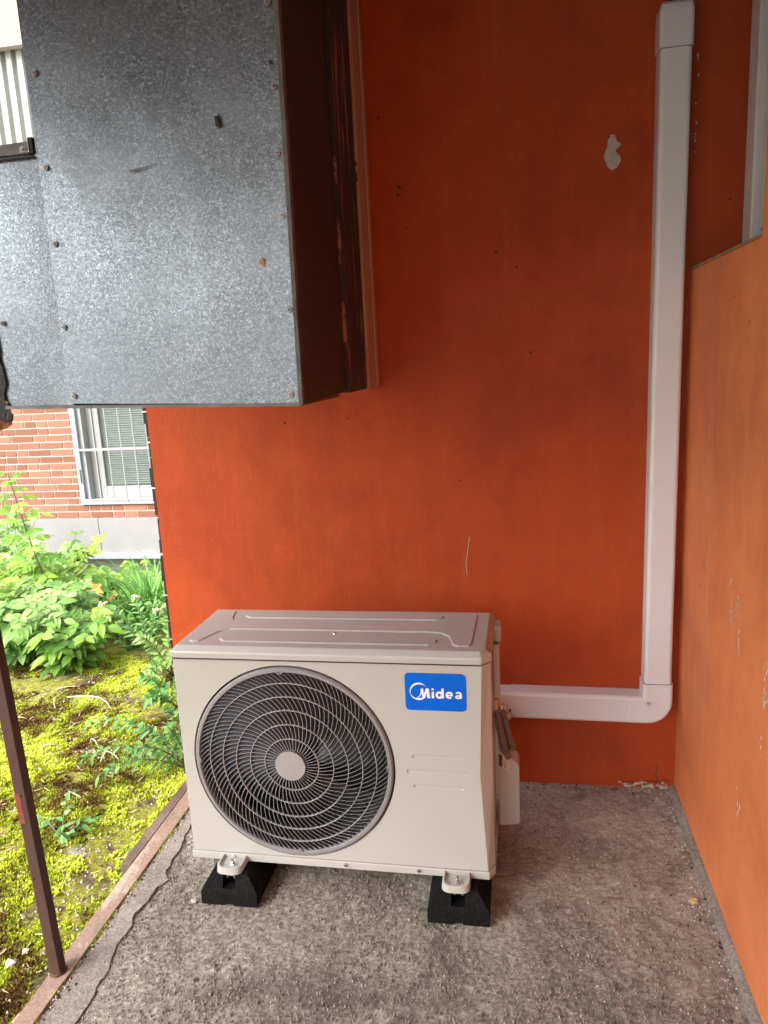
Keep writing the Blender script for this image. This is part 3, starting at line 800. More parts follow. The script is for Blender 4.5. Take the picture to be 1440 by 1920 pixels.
# body shell behind
g = MB()
g.add([(-.002,.07,0),(-.002,.07,.57),(-.002,.295,.57),(-.002,.295,0)], [(0,1,2,3)])
g.box(.790, .8145, .0765, .205, .000, .570)
g.box(.790, .8125, .208, .295, .000, .570)
g.box(.0, .79, .288, .296, .0, .57)
g.box(-.002, .81, .012, .288, -.004, -.001)
g.build('casing', M['beige'], ac, .0012)
g = MB()
for zz in (.02, .55):
    g = MB(); g.tube([(.8148,.14,zz),(.8172,.14,zz)], .004, 10); g.build('side_screw', M['steel'], ac)
# base rail with lip
g = MB()
prof = [(-.006,-.003),(.804,-.003),(.819,.024),(.819,.296),(-.006,.296)]
g.levels([[(x, y, -.014) for x, y in prof], [(x, y, .0075) for x, y in prof]])
g.build('base_tray', M['beige'], ac, .0018)
g = MB(); g.box(-.001,.801,.001,.02,.0078,.0087); g.build('base_seam', M['black'], ac)
for x in (.115,.428,.623):
    g = MB(); g.tube([(x,-.003,-.001),(x,-.0055,-.001)], [.0062,.0056], 14); g.tube([(x,-.0055,-.001),(x,-.008,-.001)], [.0045,.0038], 14)
    s = g.build('screw', M['steel'], ac)
    g = MB(); g.tube([(x,-.0082,-.001),(x,-.0085,-.001)], .0016, 6); g.build('screw_slot', M['black'], s)
# top cover
def outl(i, z, k=0): return [(-.005+i, -.007+i, z), (.797-i*.3, -.007+i, z), (.8205-i, .021+i*.3, z), (.8205-i, .300-i, z), (-.005+i, .300-i, z)]
g = MB(); g.levels([outl(0,.572), outl(0,.588), outl(.002,.591), outl(.014,.6025)])
cov = g.build('top_cover', M['beige'], ac, .003, 3)
g = MB(); g.box(.0,.797,-.0035,.02,.5685,.5715); g.box(.80,.816,.02,.29,.5705,.5718); g.build('cover_seam', M['black'], ac)
def plateau(pts, z0, z1, ins):
    c = Vector((sum(p[0] for p in pts)/len(pts), sum(p[1] for p in pts)/len(pts)))
    n = len(pts); top = []
    for i in range(n):
        a, b, d = Vector(pts[i-1]), Vector(pts[i]), Vector(pts[(i+1)%n])
        e1, e2 = (b-a).normalized(), (d-b).normalized(); n1, n2 = Vector((-e1.y, e1.x)), Vector((-e2.y, e2.x))
        nn = (n1+n2); nn = nn/ max(.3, nn.length_squared) * 2 if nn.length > 1e-4 else n1
        top.append(b + nn*ins)
    g = MB(); bot = [(p[0], p[1], z0) for p in pts]; tp = [(p.x, p.y, z1) for p in top]
    g.add(bot + tp, [(i, (i+1)%n, n+(i+1)%n, n+i) for i in range(n)])
    tr = tessellate_polygon([[Vector((p[0], p[1], 0)) for p in tp]])
    g.add(tp, [tuple(t) for t in tr]); return g
dog = [(.030,.036),(.046,.028),(.062,.031),(.092,.110),(.110,.124),(.660,.124),(.690,.117),(.710,.095),(.724,.040),(.738,.031),(.765,.034),(.773,.046),(.776,.262),(.768,.270),(.112,.270),(.106,.262),(.106,.215),(.096,.195),(.086,.215),(.076,.266),(.062,.270),(.045,.262)]
plateau(dog, .6022, .6052, .0035).build('pressed_ridge', M['beige'], cov, .0008)
def bar(x0, x1, y0, y1, z0, z1): 
    c = (y1-y0)*.35
    return plateau([(x0+c,y0),(x1-c,y0),(x1,y0+c),(x1,y1-c*.6),(x1-c,y1),(x0+c,y1),(x0,y1-c*.6),(x0,y0+c)], z0, z1, .004)
bar(.118,.684,.206,.254,.6050,.6078).build('pressed_ridge', M['beige'], cov, .0008)
bar(.108,.684,.034,.086,.6022,.6054).build('pressed_ridge', M['beige'], cov, .0008)
g = MB(); g.tube([(.409,.106,.6022),(.409,.106,.6045)], [.005,.0042], 12); g.build('cover_screw', M['steel'], cov)

# fan grille
gr = MB()
def ringprof(prof, n=144):
    rings = []
    for k in range(n):
        a = 2*PI*k/n
        rings.append([(CX + r*math.cos(a), y, CZ + r*math.sin(a)) for r, y in prof])
    m_ = len(prof); vs = [p for r in rings for p in r]
    return vs, [(k*m_+i, k*m_+(i+1)%m_, ((k+1)%n)*m_+(i+1)%m_, ((k+1)%n)*m_+i) for k in range(n) for i in range(m_)]
gr.add(*ringprof([(.2665,.012),(.2665,-.001),(.2625,-.006),(.2555,-.0065),(.2535,-.003),(.2525,.014)]))
grille = gr.build('fan_grille', M['grille'], ac, smooth=False)
RR = [.0405, .0725, .112, .151, .188, .2245, .2535]
CT = [45, 57, 68, 80, 94, 108]
def th(r): 
    tt = 0; n = 24
    for i in range(n):
        rr = .0405 + (r - .0405)*(i+.5)/n
        phi = R(5 + 45*(rr - .04)/.215); tt += math.tan(phi)/rr*(r-.0405)/n
    return tt
yf = lambda r: -.0075 + .004*(r/.25)**2
vn = MB(); ve = MB()
for k in range(6):
    r0, r1, n = RR[k], RR[k+1], CT[k]
    seg = 4
    for j in range(n):
        a0 = 2*PI*j/n + k*.37
        vs = []
        for s_ in range(seg+1):
            r = r0 + (r1-r0)*s_/seg
            # each annulus restarts its own count; the curl is continuous
            a = a0 + th(r) 
            y = yf(r); hw = .00054/r; bo = .0055/r
            for (aa, yy, ww) in ((a, y, hw), (a - bo, y + .0135, hw*.8)):
                vs.append((CX + r*math.cos(aa-ww), yy, CZ + r*math.sin(aa-ww))); vs.append((CX + r*math.cos(aa+ww), yy, CZ + r*math.sin(aa+ww)))
        fs = []
        for s_ in range(seg):
            o_ = s_*4; p_ = o_+4
            fs += [(o_, o_+1, p_+1, p_), (o_+1, o_+3, p_+3, p_+1), (o_+3, o_+2, p_+2, p_+3), (o_+2, o_, p_, p_+2)]
        vn.add(vs, fs)
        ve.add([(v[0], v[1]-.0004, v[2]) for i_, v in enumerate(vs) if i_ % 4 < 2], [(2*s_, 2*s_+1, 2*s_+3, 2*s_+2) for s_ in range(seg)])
tag(vn.build('grille_vanes', M['vane'], grille), kind='stuff')
tag(ve.build('vane_lit_edges', M['rim'], grille), kind='stuff')  # pale strips painting in the light that the vane fronts catch
for r in RR[1:6]:
    t_ = MB(); y = yf(r) - .0012; t_.add(*ringprof([(r-.0006,y+.006),(r-.0008,y),(r+.0008,y),(r+.0006,y+.006)], 112)); t_.build('grille_ring', M['rim'], grille)
g = MB(); n = 48
g.levels([[(CX-.003 + r*math.cos(2*PI*k/n), y, CZ-.004 + r*math.sin(2*PI*k/n)) for k in range(n)] for r, y in ((.0400,.004),(.0412,-.0085),(.0402,-.0105))])
hub = g.build('hub_cap', M['hub'], grille, .0006)
g = MB()
for dz in (.028, -.031):
    g = MB(); g.tube([(CX-.003, -.0104, CZ-.004+dz), (CX-.003, -.0118, CZ-.004+dz)], .0016, 8); g.build('hub_pip', M['grille'], hub)
for a, scr in ((93,1),(0,1),(180,0),(271,0)):     # four mounting notches
    a = R(a); c = Vector((CX + .2595*math.cos(a), -.0035, CZ + .2595*math.sin(a)))
    g = MB(); n = 16; u = Vector((math.cos(a),0,math.sin(a))); v = Vector((-math.sin(a),0,math.cos(a)))
    def arc(rad, y): return [tuple(c + u*(-rad*math.cos(-PI/2+PI*k/(n-1))) + v*(rad*math.sin(-PI/2+PI*k/(n-1))) + Vector((0,y,0))) for k in range(n)]
    A, B, C2, D = arc(.0095,-.0042), arc(.0078,-.0042), arc(.0070,.010), arc(.0095,.014)
    for P, Q in ((A,B),(B,C2),(D,A)): g.add(P+Q, [(i,i+1,n+i+1,n+i) for i in range(n-1)])
    g.add(C2, [tuple(range(n))])
    nt_ = g.build('mounting_notch', M['hub'], grille)
    if scr:
        g = MB(); cc = c + u*.001; g.tube([cc + Vector((0,.009,0)), cc + Vector((0,-.001,0))], [.0042,.0036], 12); g.build('screw', M['steel'], nt_)
# shroud, fan, dark interior
g = MB(); h1, h2 = circ(.254, 96, .022), circ(.246, 96, .085)
g.add(h1+h2, [(i,(i+1)%96,96+(i+1)%96,96+i) for i in range(96)]); g.build('shroud', M['beige_in'], ac, smooth=True)
g = MB(); h1, h2 = circ(.270, 96, .0275), circ(.250, 96, .0275)
g.add(h1+h2, [(i,(i+1)%96,96+(i+1)%96,96+i) for i in range(96)]); g.build('shroud_lip', M['black'], ac)
fan = MB()
rings = [[(CX + r*math.cos(2*PI*k/32), y, CZ + r*math.sin(2*PI*k/32)) for k in range(32)] for r, y in ((.052,.10),(.054,.040),(.046,.034))]
fan.levels(rings)
for bl in range(3):
    vs = []
    for i in range(9):
        r = .05 + .185*i/8
        for j in range(9):
            s_ = j/8; a = 2*PI*bl/3 + .4 + (s_-.5)*(1.35 + .2*i/8) + .35*(i/8)**1.5
            vs.append((CX + r*math.cos(a), .042 + .05*s_ - .006*math.sin(s_*PI), CZ + r*math.sin(a)))
    fan.add(vs, [(i*9+j, i*9+j+1, (i+1)*9+j+1, (i+1)*9+j) for i in range(8) for j in range(8)])
fan.build('fan', M['fan'], ac, smooth=True)
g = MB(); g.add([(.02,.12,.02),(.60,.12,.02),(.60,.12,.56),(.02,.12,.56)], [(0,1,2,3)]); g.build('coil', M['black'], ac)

# logo sticker: blue rounded label, crescent and lettering
SX, SZ, SW, SH = .6835, .497, .151, .0985
g = MB(); pts = []
for (cx, cz, a0) in ((SX+SW/2-.012, SZ+SH/2-.012, 0), (SX-SW/2+.012, SZ+SH/2-.012, 90), (SX-SW/2+.012, SZ-SH/2+.012, 180), (SX+SW/2-.012, SZ-SH/2+.012, 270)):
    for k in range(9): a = R(a0 + 90*k/8); pts.append((cx + .012*math.cos(a), cz + .012*math.sin(a)))
g.levels([[(x,-.0002,z) for x, z in pts], [(x,-.0009,z) for x, z in pts]])
logo = g.build('logo_label', M['blue'], ac)
u_ = SW/842.0
def lp(px, py, y=-.0014): return (SX + (px-554)*u_, y, SZ - (py - 405 - (px-554)*.012)*u_*1.04)
ink = MB()
n = 60; ov = []; iv = []
for k in range(n+1):                      # crescent ring: thick upper left and thick bottom, thin between
    a = R(33 + (360-33-18)*k/n)
    tck = 4 + 22*max(0, math.cos(a - R(108)))**1.3 + 22*max(0, math.cos(a - R(280)))**1.5
    if k < 8: tck *= k/8*.9 + .1
    if k > n-10: tck *= (n-k)/10
    ov.append(lp(322 + 123*math.cos(a), 396 - 123*math.sin(a))); iv.append(lp(322 + (123-tck)*math.cos(a), 396 - (123-tck)*math.sin(a)))
ink.add(ov + iv, [(i, i+1, n+1+i+1, n+1+i) for i in range(n)])
sw = [(285,490),(312,474),(334,450),(348,420),(355,355),(386,355),(392,432),(425,352),(462,352),(480,490),(442,490),(433,420),(402,490),(374,490),(362,425),(346,458),(325,480),(300,490)]
tr = tessellate_polygon([[Vector((lp(*p)[0], lp(*p)[2], 0)) for p in sw]]); ink.add([lp(p[0], p[1], -.0015) for p in sw], [tuple(t) for t in tr])
ink.build('logo_mark', M['white_ink'], logo)
# lower-case letters i d e a drawn as strokes
lt = MB()
def stroke(pts, wd, y=-.00145):
    L_, R_ = [], []
    for i, p in enumerate(pts):
        a = Vector(pts[max(0,i-1)]); b = Vector(pts[min(len(pts)-1,i+1)]); d = (b-a).normalized(); nn = Vector((-d.y, d.x)); w_ = wd[i] if isinstance(wd, list) else wd
        L_.append(lp(p[0]+nn.x*w_/2, p[1]+nn.y*w_/2, y)); R_.append(lp(p[0]-nn.x*w_/2, p[1]-nn.y*w_/2, y))
    n = len(pts); lt.add(L_+R_, [(i,i+1,n+i+1,n+i) for i in range(n-1)])
def oval(cx, cy, rx, ry, a0, a1, n=28): return [(cx + rx*math.cos(R(a0+(a1-a0)*k/n)), cy - ry*math.sin(R(a0+(a1-a0)*k/n))) for k in range(n+1)]
stroke([(517,396),(517,490)], 33); stroke([(517,352),(517,376)], 33)
stroke([(652,350),(652,490)], 32, -.0014); stroke(oval(606,443,36,38,0,360), 30)
stroke(oval(742,443,37,38,0,312,34), 27, -.0014); stroke([(716,446),(792,446)], 20, -.00155)
stroke([(898,425),(898,490)], 29, -.0014); stroke(oval(868,425,30,21,0,165), 24, -.0015); stroke(oval(862,466,31,17,0,360), 20, -.00155)
lt.build('logo_lettering', M['white_ink'], logo)

# right-hand side: handle, conduit cover, valve cover
g = MB()
def ybox(g, x0, x1, y0, y1, z0, z1): g.box(x0, x1, y0, y1, z0, z1)
ybox(g, .815, .838, .215, .275, .542, .588); g.build('side_handle', M['beige'], ac, .008, 4)
g = MB(); ybox(g, .815, .832, .205, .27, .385, .541); g.build('terminal_cover', M['beige'], ac, .004, 3)
g = MB(); ybox(g, .8148, .826, .20, .285, .10, .384); g.build('side_trim', M['beige'], ac, .002, 2)
g = MB(); vp = [(.824,.004),(.875,.010),(.881,.017),(.881,.188),(.874,.201),(.856,.213),(.824,.236)]
g.levels([[(x, .262, z) for x, z in vp], [(x, .200, z) for x, z in vp]])
vc = g.build('valve_cover', M['beige'], ac, .004, 3)
g = MB(); g.add([(.826,.1993,.190),(.826,.1993,.226),(.835,.1993,.220),(.835,.1993,.184)], [(0,1,2,3)]); g.build('warning_label', M['label_dark'], vc)
g = MB(); g.add([(.8352,.1993,.184),(.8352,.1993,.220),(.855,.1993,.208),(.855,.1993,.171)], [(0,1,2,3)]); wl = g.build('warning_label', M['label_lt'], vc)
g = MB(); q = random.Random(9)
for k in range(9):
    x = .838 + .013*q.random(); z = .183 + .024*q.random(); g.box(x, x+q.uniform(.001,.004), .1985, .1990, z, z+q.uniform(.0008,.003))
g.build('label_print', M['label_dark'], wl)

# feet brackets on the rubber blocks
for k, fx in enumerate((.118, .721)):
    g = MB()
    def fo_(w_, y0, z): # U-shaped tray outline, rounded at the front
        p = [(fx - w_, .03, z)]
        for i in range(13):
            a = PI + PI*i/12; p.append((fx + w_*math.copysign(abs(math.cos(a))**.6, math.cos(a)), y0 + .022*math.sin(a)*1.0 + .0, z))
        p.append((fx + w_, .03, z)); return p
    a = fo_(.036,-.040,-.012); b = fo_(.034,-.038,.004); c = fo_(.030,-.034,.0045); d = fo_(.0275,-.0315,-.005)
    lo = fo_(.036,-.040,-.014)
    n = len(a)
    for P, Q in ((a,b),(b,c),(c,d)): g.add(P+Q, [(i,i+1,n+i+1,n+i) for i in range(n-1)])
    g.add(d, [tuple(range(n))]); g.add(lo, [tuple(range(n-1,-1,-1))]); g.add(lo+a, [(i,i+1,n+i+1,n+i) for i in range(n-1)])
    ft = g.build('mounting_foot', M['beige'], ac, smooth=False)
    g = MB(); rings = []
    for r, z in ((.0098,-.0048),(.0098,-.0025)): rings.append([(fx+.004+r*math.cos(2*PI*i/16), -.030+r*math.sin(2*PI*i/16), z) for i in range(16)])
    g.levels(rings)
    g.levels([[(fx+.004+.0068*math.cos(PI*i/3), -.030+.0068*math.sin(PI*i/3), z) for i in range(6)] for z in (-.0024,.004)])
    g.tube([(fx+.004,-.030,.004),(fx+.004,-.030,.014)], .0038, 10)
    g.build('bolt', M['steel'], ft)
    g = MB()
    for dx in (-.014,.019):
        g = MB(); g.tube([(fx+dx,-.033,-.0048),(fx+dx,-.033,-.0044)], .0018, 8); g.build('foot_hole', M['black'], ft)

# rubber support blocks with aluminium rail
def make_block(x, label):
    e = empty('rubber_support', (x, -.45, 0), label, 'rubber block', 'rubber blocks under the outdoor unit')
    g = MB()
    prof = [(-.078,0),(-.012,0),(-.010,.005),(.010,.005),(.012,0),(.078,0),(.078,.036),(.072,.048),(.049,.084),(.0175,.084),(.0175,.046),(-.0175,.046),(-.0175,.084),(-.049,.084),(-.072,.048),(-.078,.036)]
    Y0, Y1 = -.218, .235
    tp = lambda z: .0 if z < .03 else (z-.03)*.38
    rings = [[(px, Y0 + tp(pz), pz) for px, pz in prof], [(px, Y0 + .10, pz) for px, pz in prof], [(px, Y1 - .10, pz) for px, pz in prof], [(px, Y1 - tp(pz), pz) for px, pz in prof]]
    n = len(prof); vs = [p for r in rings for p in r]
    g.add(vs, [(k*n+i, k*n+(i+1)%n, (k+1)*n+(i+1)%n, (k+1)*n+i) for k in range(3) for i in range(n)])
    tr = tessellate_polygon([[Vector((px, pz, 0)) for px, pz in prof]])
    g.add(rings[0], [tuple(t) for t in tr]); g.add(rings[3], [tuple(t)[::-1] for t in tr])
    g.build('rubber_body', M['rubber'], e, .003, 2)
    g = MB()
    y0, y1 = -.192, .20
    for (a, b, c, d) in ((-.018,-.007,.0815,.0838),(.007,.018,.0815,.0838),(-.010,-.0078,.066,.0815),(.0078,.010,.066,.0815),(-.0078,.0078,.070,.0722),(-.0125,-.0078,.0645,.0660),(.0078,.0125,.0645,.0660)):
        g.box(a, b, y0, y1, c, d)
    g.build('rail', M['alu'], e)
    return e
make_block(-1.254, 'black rubber support block under the fan side of the unit')
make_block(-.646, 'black rubber support block under the logo side of the unit')

# ================================================================== CABLE TRUNKING
tk = empty('cable_trunking', (-.07, 0, .30), 'white plastic cable trunking running down beside the corner and turning left', 'cable duct')
def tprof(h, d): # cross-section of the trunking: width +-h, depth d, rounded front edges
    p = [(-h, 0), (-h, d*.62)]
    for k in range(7):
        a = PI - PI/2*k/6; p.append((-h + .012 + .012*math.cos(a), d - .012 + .012*math.sin(a)))
    for k in range(7):
        a = PI/2 - PI/2*k/6; p.append((h - .012 + .012*math.cos(a), d - .012 + .012*math.sin(a)))
    p += [(h, d*.62), (h, 0)]
    return p
def tkb(g, name, bevel=0, smooth=False):
    g.v = [(v[0]+.07, v[1], v[2]-.30) for v in g.v]; return g.build(name, M['pvc'], tk, bevel, smooth=smooth)
XL = lambda z: -.1085 + (z-.354)*.0035          # trunk leans very slightly
H = .040
g = MB(); g.levels([[(XL(z)+H+u, -d, z) for u, d in tprof(H, .062)] for z in (.382, 2.205)]); tkb(g, 'vertical_channel')
g = MB(); ZH0, ZH1 = .3005, .2985
g.levels([[(x, -d, zc + u) for u, d in tprof(.0450, .062)] for x, zc in ((-.147,ZH0-.004),(-.514,ZH1+.002))]); tkb(g, 'horizontal_channel')
g = MB(); g.levels([[(x, -d, .3135 + u*.66) for u, d in tprof(.0450, .062)] for x in (-.5143,-.60)]); tkb(g, 'channel_end')
g = MB(); g.box(-.585,-.5147,-.052,-.001,.2535,.2835); 
g.v = [(v[0]+.07, v[1], v[2]-.30) for v in g.v]; g.build('cut_gap', M['pvc_dark'], tk)
g = MB(); g.box(-.59,-.5145,-.054,-.0008,.2490,.2530); tkb(g, 'back_rail')
# elbow: swept quarter with a rounded outer corner
g = MB(); rings = []
pc_, pr = (-.0685, .298), tprof(.0445, .0640)
path = [((-.151, .2965), 0), ((-.098, .2965), 0)]
for k in range(9):
    a = k/8; path.append(((-.098 + .0295*math.sin(a*PI/2), .2965 + .0295*(1-math.cos(a*PI/2))), a*90))
path += [((-.0685, .384), 90)]
for (cx, cz), ang in path:
    a = R(ang); nn = (math.sin(a), -math.cos(a))       # outward (to lower right)
    rings.append([(cx - u*nn[0]*(1.0), -d, cz - u*nn[1]) for u, d in pr])
g.levels(rings); tkb(g, 'elbow')
for za, zb in ((.3842, .3858), (2.1530, 2.1545)):
    g = MB(); g.levels([[(XL(z)+H+u, -d, z) for u, d in tprof(.0405, .0625)] for z in (za, zb)])
    g.v = [(v[0]+.07, v[1], v[2]-.30) for v in g.v]; g.build('coupling_gap', M['pvc_dark'], tk)
# wall-entry cap at top
g = MB(); rings = []
for z, sc_, wx in ((2.155,1,1),(2.222,1,1),(2.243,.985,.985),(2.256,.93,.94),(2.264,.82,.86),(2.268,.6,.72)):
    rings.append([(XL(2.15)+H+u*wx, -d*sc_ if d > .01 else 0, z) for u, d in tprof(.0432, .0665)])
g.levels(rings); tkb(g, 'end_cap')

# corrugated conduits and pipe tails
def conduit(pts, rad, label):
    P = [Vector(p) for p in pts]; path = []
    for i in range(len(P)-1):
        p0, p1, p2, p3 = P[max(0,i-1)], P[i], P[i+1], P[min(len(P)-1,i+2)]
        for k in range(46):
            t = k/46; path.append(.5*((2*p1) + (-p0+p2)*t + (2*p0-5*p1+4*p2-p3)*t*t + (-p0+3*p1-3*p2+p3)*t**3))
    path.append(P[-1])
    ln = 0; rs = []
    prev = path[0]; q2 = []
    for p in path:
        ln += (p-prev).length; prev = p
        rs.append(rad*(1 + .15*(1 if (ln/.0060) % 1 < .5 else -1)))
    g = MB(); g.tube(path, rs, 14)
    return tag(g.build('conduit', M['conduit'], smooth=False), label, 'conduit', 'corrugated conduits beside the unit')
conduit([(-.549,-.400,.452),(-.541,-.401,.40),(-.535,-.401,.367),(-.527,-.400,.336),(-.520,-.396,.312),(-.524,-.372,.298)], .0089, 'nearer grey corrugated conduit dropping to the valve cover')
conduit([(-.535,-.355,.428),(-.526,-.355,.39),(-.522,-.355,.369),(-.514,-.355,.340),(-.509,-.350,.318),(-.516,-.330,.306)], .0085, 'farther grey corrugated conduit behind the other one')
for i, (x, y, l) in enumerate(((-.553,-.392,'left orange insulated pipe tail above the conduits'),(-.543,-.388,'right orange insulated pipe tail above the conduits'))):
    g = MB(); g.tube([(x-.004,y,.492),(x,y,.470),(x+.003,y,.446)], .0044, 10)
    tag(g.build('pipe_tail', M['copper'], smooth=True), l, 'pipe', 'insulated pipe tails')
g = MB()
for k in range(10): g.add(*blob(-.527 - .035*random.random(), -.062 - .045*random.random(), .272 + .036*random.random(), .011, .009, .010, k*3, 2, 1.1))
tag(g.build('foil_bundle', M['foil']), 'crumpled foil wrapped pipes leaving the end of the trunking', 'pipe wrap')
g = MB(); g.tube([(-.52,-.07,.272),(-.55,-.14,.285),(-.558,-.24,.33),(-.556,-.33,.34)], .013, 12)
tag(g.build('refrigerant_pipe', M['foil'], smooth=True), 'wrapped pipe bending from the trunking end to the back of the unit', 'pipe')

# ================================================================== LANDING EDGE AND POST
g = MB(); g.levels([[(-1.5985,y,-.045),(-1.5945,y,-.045),(-1.5945,y,.0035),(-1.551,y,.0035),(-1.551,y,.0085),(-1.5985,y,.0085)] for y in (-7.0,-1.2,.30)])
tag(g.build('edge_iron', M['edge_iron'], bevel=.0015), 'worn pinkish painted angle iron edging along the left of the landing', 'edging')
g = MB(); g.levels([[(-1.636,y,-.05),(-1.6045,y,-.05),(-1.6045,y,.004),(-1.636,y,.004)] for y in (-.545,.30)])
tag(g.build('steel_bar', M['edge_iron2'], bevel=.002), 'dark brown steel bar lying outside the edging beside the moss', 'bar')
po = empty('railing_post', (-1.581,-.933,.0085), 'brown square metal railing post standing on the edge iron', 'post')
po.rotation_euler = (R(-.6), R(-2.3), R(3))
g = MB(); g.box(-.0132,.0132,-.0132,.0132,-.002,1.32); g.build('tube', M['post'], po, .002)
g = MB(); rings = [[(r*math.cos(2*PI*k/16), r*math.sin(2*PI*k/16), z) for k in range(16)] for r, z in ((.021,-.002),(.019,.003),(.0165,.006))]
g.levels(rings); g.build('weld_bead', M['post'], po)
g = MB()
for (x, y, z) in ((-.0146,-.005,.10),(-.0146,-.008,.22),(-.006,-.0146,.26),(.002,-.0146,.47),(-.0146,0,.5)): 
    g = MB(); g.add(*blob(x,y,z,.0022,.0022,.003,z*9,1,.5)); g.build('rust_blister', M['post'], po)
g = MB(); g.box(-.0134,.0,-.0137,-.0133,.40,.475); g.build('red_primer_patch', simple('red_primer',(.22,.045,.035),.7,0,.3,60), po)

# ================================================================== BRICK BUILDING ACROSS THE YARD
bb = empty('brick_building', (-6, 4.8, -.8), 'red brick building across the yard with pale plinth and barred window', 'building')
OX = Vector((6, -4.8, .8))
def bbb(g, name, mat, par=None, bevel=0):
    g.v = [(v[0]+OX.x, v[1]+OX.y, v[2]+OX.z) for v in g.v]; return g.build(name, mat, par or bb, bevel)
WX0, WX1, WZ0, WZ1 = -5.04, -3.55, .06, 1.55
q = random.Random(21)
g = MB(); 
for (a, b, c, d) in ((-13,WX0,-.088,3.35),(WX1,-1,-.088,3.35),(WX0,WX1,-.088,WZ0),(WX0,WX1,WZ1,3.35)): g.box(a, b, 4.8065, 5.1, c, d)
wall = bbb(g, 'wall', M['mortar_joint'])
g = MB(); row = 0; z = -.083
while z < 3.3:
    x = -8.2 + q.uniform(-.1, .1) - (.13 if row % 2 else 0)
    while x < -1.2:
        L_ = .25 if q.random() < .62 else .12
        x1 = x + L_
        a, b = x, x1
        if not (b < WX0 or a > WX1 or z + .065 < WZ0 or z > WZ1):
            if a < WX0 - .03: b = WX0 - .002
            elif b > WX1 + .03: a = WX1 + .002
            else: x = x1 + .014; continue
        if b - a > .02: 
            o = q.uniform(0, .002)
            g.box(a, b, 4.80 - o, 4.81, z + q.uniform(0,.0015), z + .0600 + q.uniform(-.0015,.001), q.random())
        x = x1 + .014
    z += .0752; row += 1
bbb(g, 'brickwork', M['brick'], wall)
# plinth
g = MB(); xx = -12.37
pl = []
while xx < -1.2: g.box(xx, xx + 1.494, 4.775, 4.9, -.470, -.089); xx += 1.50 if xx != 0 else 0
bbb(g, 'plinth', M['plinth'], None, .003)
g = MB(); g.box(-12,-1.2,4.778,4.9,-.468,-.092); bbb(g, 'plinth_joint', M['darkstone'])
g = MB(); g.box(-5.35,-1.2,4.735,4.9,-.500,-.4715); bbb(g, 'plinth_ledge', M['ledge'])
g = MB(); g.box(-5.35,-1.2,4.725,4.74,-.520,-.490); bbb(g, 'drip_flashing', M['blue_grey'])
g = MB(); g.box(-13,-1.0,4.83,5.1,-1.2,-.472); bbb(g, 'basement_wall', M['basement'])
# window
g = MB()
g.box(WX0, WX0+.055, 4.775, 4.81, WZ0, WZ1); g.box(WX1-.05, WX1, 4.775, 4.81, WZ0, WZ1); g.box(WX0+.055, WX1-.05, 4.775, 4.81, WZ0, WZ0+.045); g.box(WX0+.055, WX1-.05, 4.775, 4.81, WZ1-.05, WZ1)
win = bbb(g, 'window', M['blue_grey'], None, .003)
g = MB(); g.box(WX0, WX0+.10, 4.811, 4.93, WZ0, WZ1); g.box(WX0+.10, WX1, 4.811, 4.93, WZ0, WZ0+.05); g.box(WX0+.10, WX1, 4.811, 4.93, WZ1-.05, WZ1); g.box(WX1-.05, WX1, 4.811, 4.93, WZ0+.05, WZ1-.05)
bbb(g, 'reveal', M['white_paint'], win)
g = MB()
for (a, b, c, d) in ((WX0+.10,WX0+.17,4.90,4.95),(WX0+.17,WX0+.235,4.915,4.96)): g.box(a, b, c, d, WZ0+.05, WZ1-.05)
g.box(WX0+.235, WX1-.05, 4.915, 4.96, WZ0+.05, WZ0+.17)
bbb(g, 'sash', M['white_paint'], win, .006)
g = MB(); g.box(WX0+.235, WX1-.05, 4.935, 4.939, WZ0+.17, WZ1-.05); bbb(g, 'pane', M['glass'], win)
g = MB(); z = WZ0 + .19
while z < WZ1 - .05:
    g.add([(WX0+.25,4.955,z),(WX1-.05,4.955,z),(WX1-.05,4.973,z+.012),(WX0+.25,4.973,z+.012)], [(0,1,2,3)]); z += .024
bbb(g, 'venetian_blind', M['blind'], win)
g = MB(); g.box(WX0+.1, WX1-.05, 5.02, 5.03, WZ0, WZ1); bbb(g, 'dark_interior', simple('room_dark',(.05,.055,.05),.9), win)
g = MB(); x = WX0 + .055
g.box(WX0+.045, WX1-.05, 4.768, 4.7745, .632, .656); g.box(WX0+.056, WX1-.05, 4.7685, 4.7745, WZ0+.045, WZ0+.062)
x = WX0 + .245
while x < WX1 - .06: g.tube([(x,4.772,WZ0+.03),(x,4.772,WZ1-.03)], .0068, 6); x += .1475
bbb(g, 'window_bars', M['white_paint'], win)
g = MB(); g.tube([(WX0+.035,4.765,.30),(WX0+.035,4.765,.44)], .009, 8); bbb(g, 'hinge', M['blue_grey'], win)
# upper balcony: cream band over corrugated sheet
g = MB(); g.box(-12,-1.5,4.25,5.6,4.29,5.6); bbb(g, 'balcony_band', M['cream'])
g = MB(); vs = []; n = 0; x = -8.0; prof = []
while x < -2.2:
    for dx, dy in ((0,0),(.035,0),(.045,.035),(.075,.035),(.085,0)): prof.append((x+dx, 4.34+dy))
    x += .085
prof2 = []
for k in range(70):
    x = -9 + k*.105
    prof2 += [(x,4.33),(x+.052,4.33),(x+.064,4.372),(x+.093,4.372)]
for x, y in prof2: vs += [(x,y,3.37),(x,y,4.27)]
g.add(vs, [(2*i,2*i+2,2*i+3,2*i+1) for i in range(len(prof2)-1)]); bbb(g, 'corrugated_panel', M['white_sheet'])
g = MB(); g.box(-12,-1.5,4.24,4.32,4.255,4.289); bbb(g, 'drip_edge', M['chip'])
g = MB(); g.box(-12,-1.5,4.38,5.1,3.352,4.28); bbb(g, 'balcony_core', M['white_sheet'])

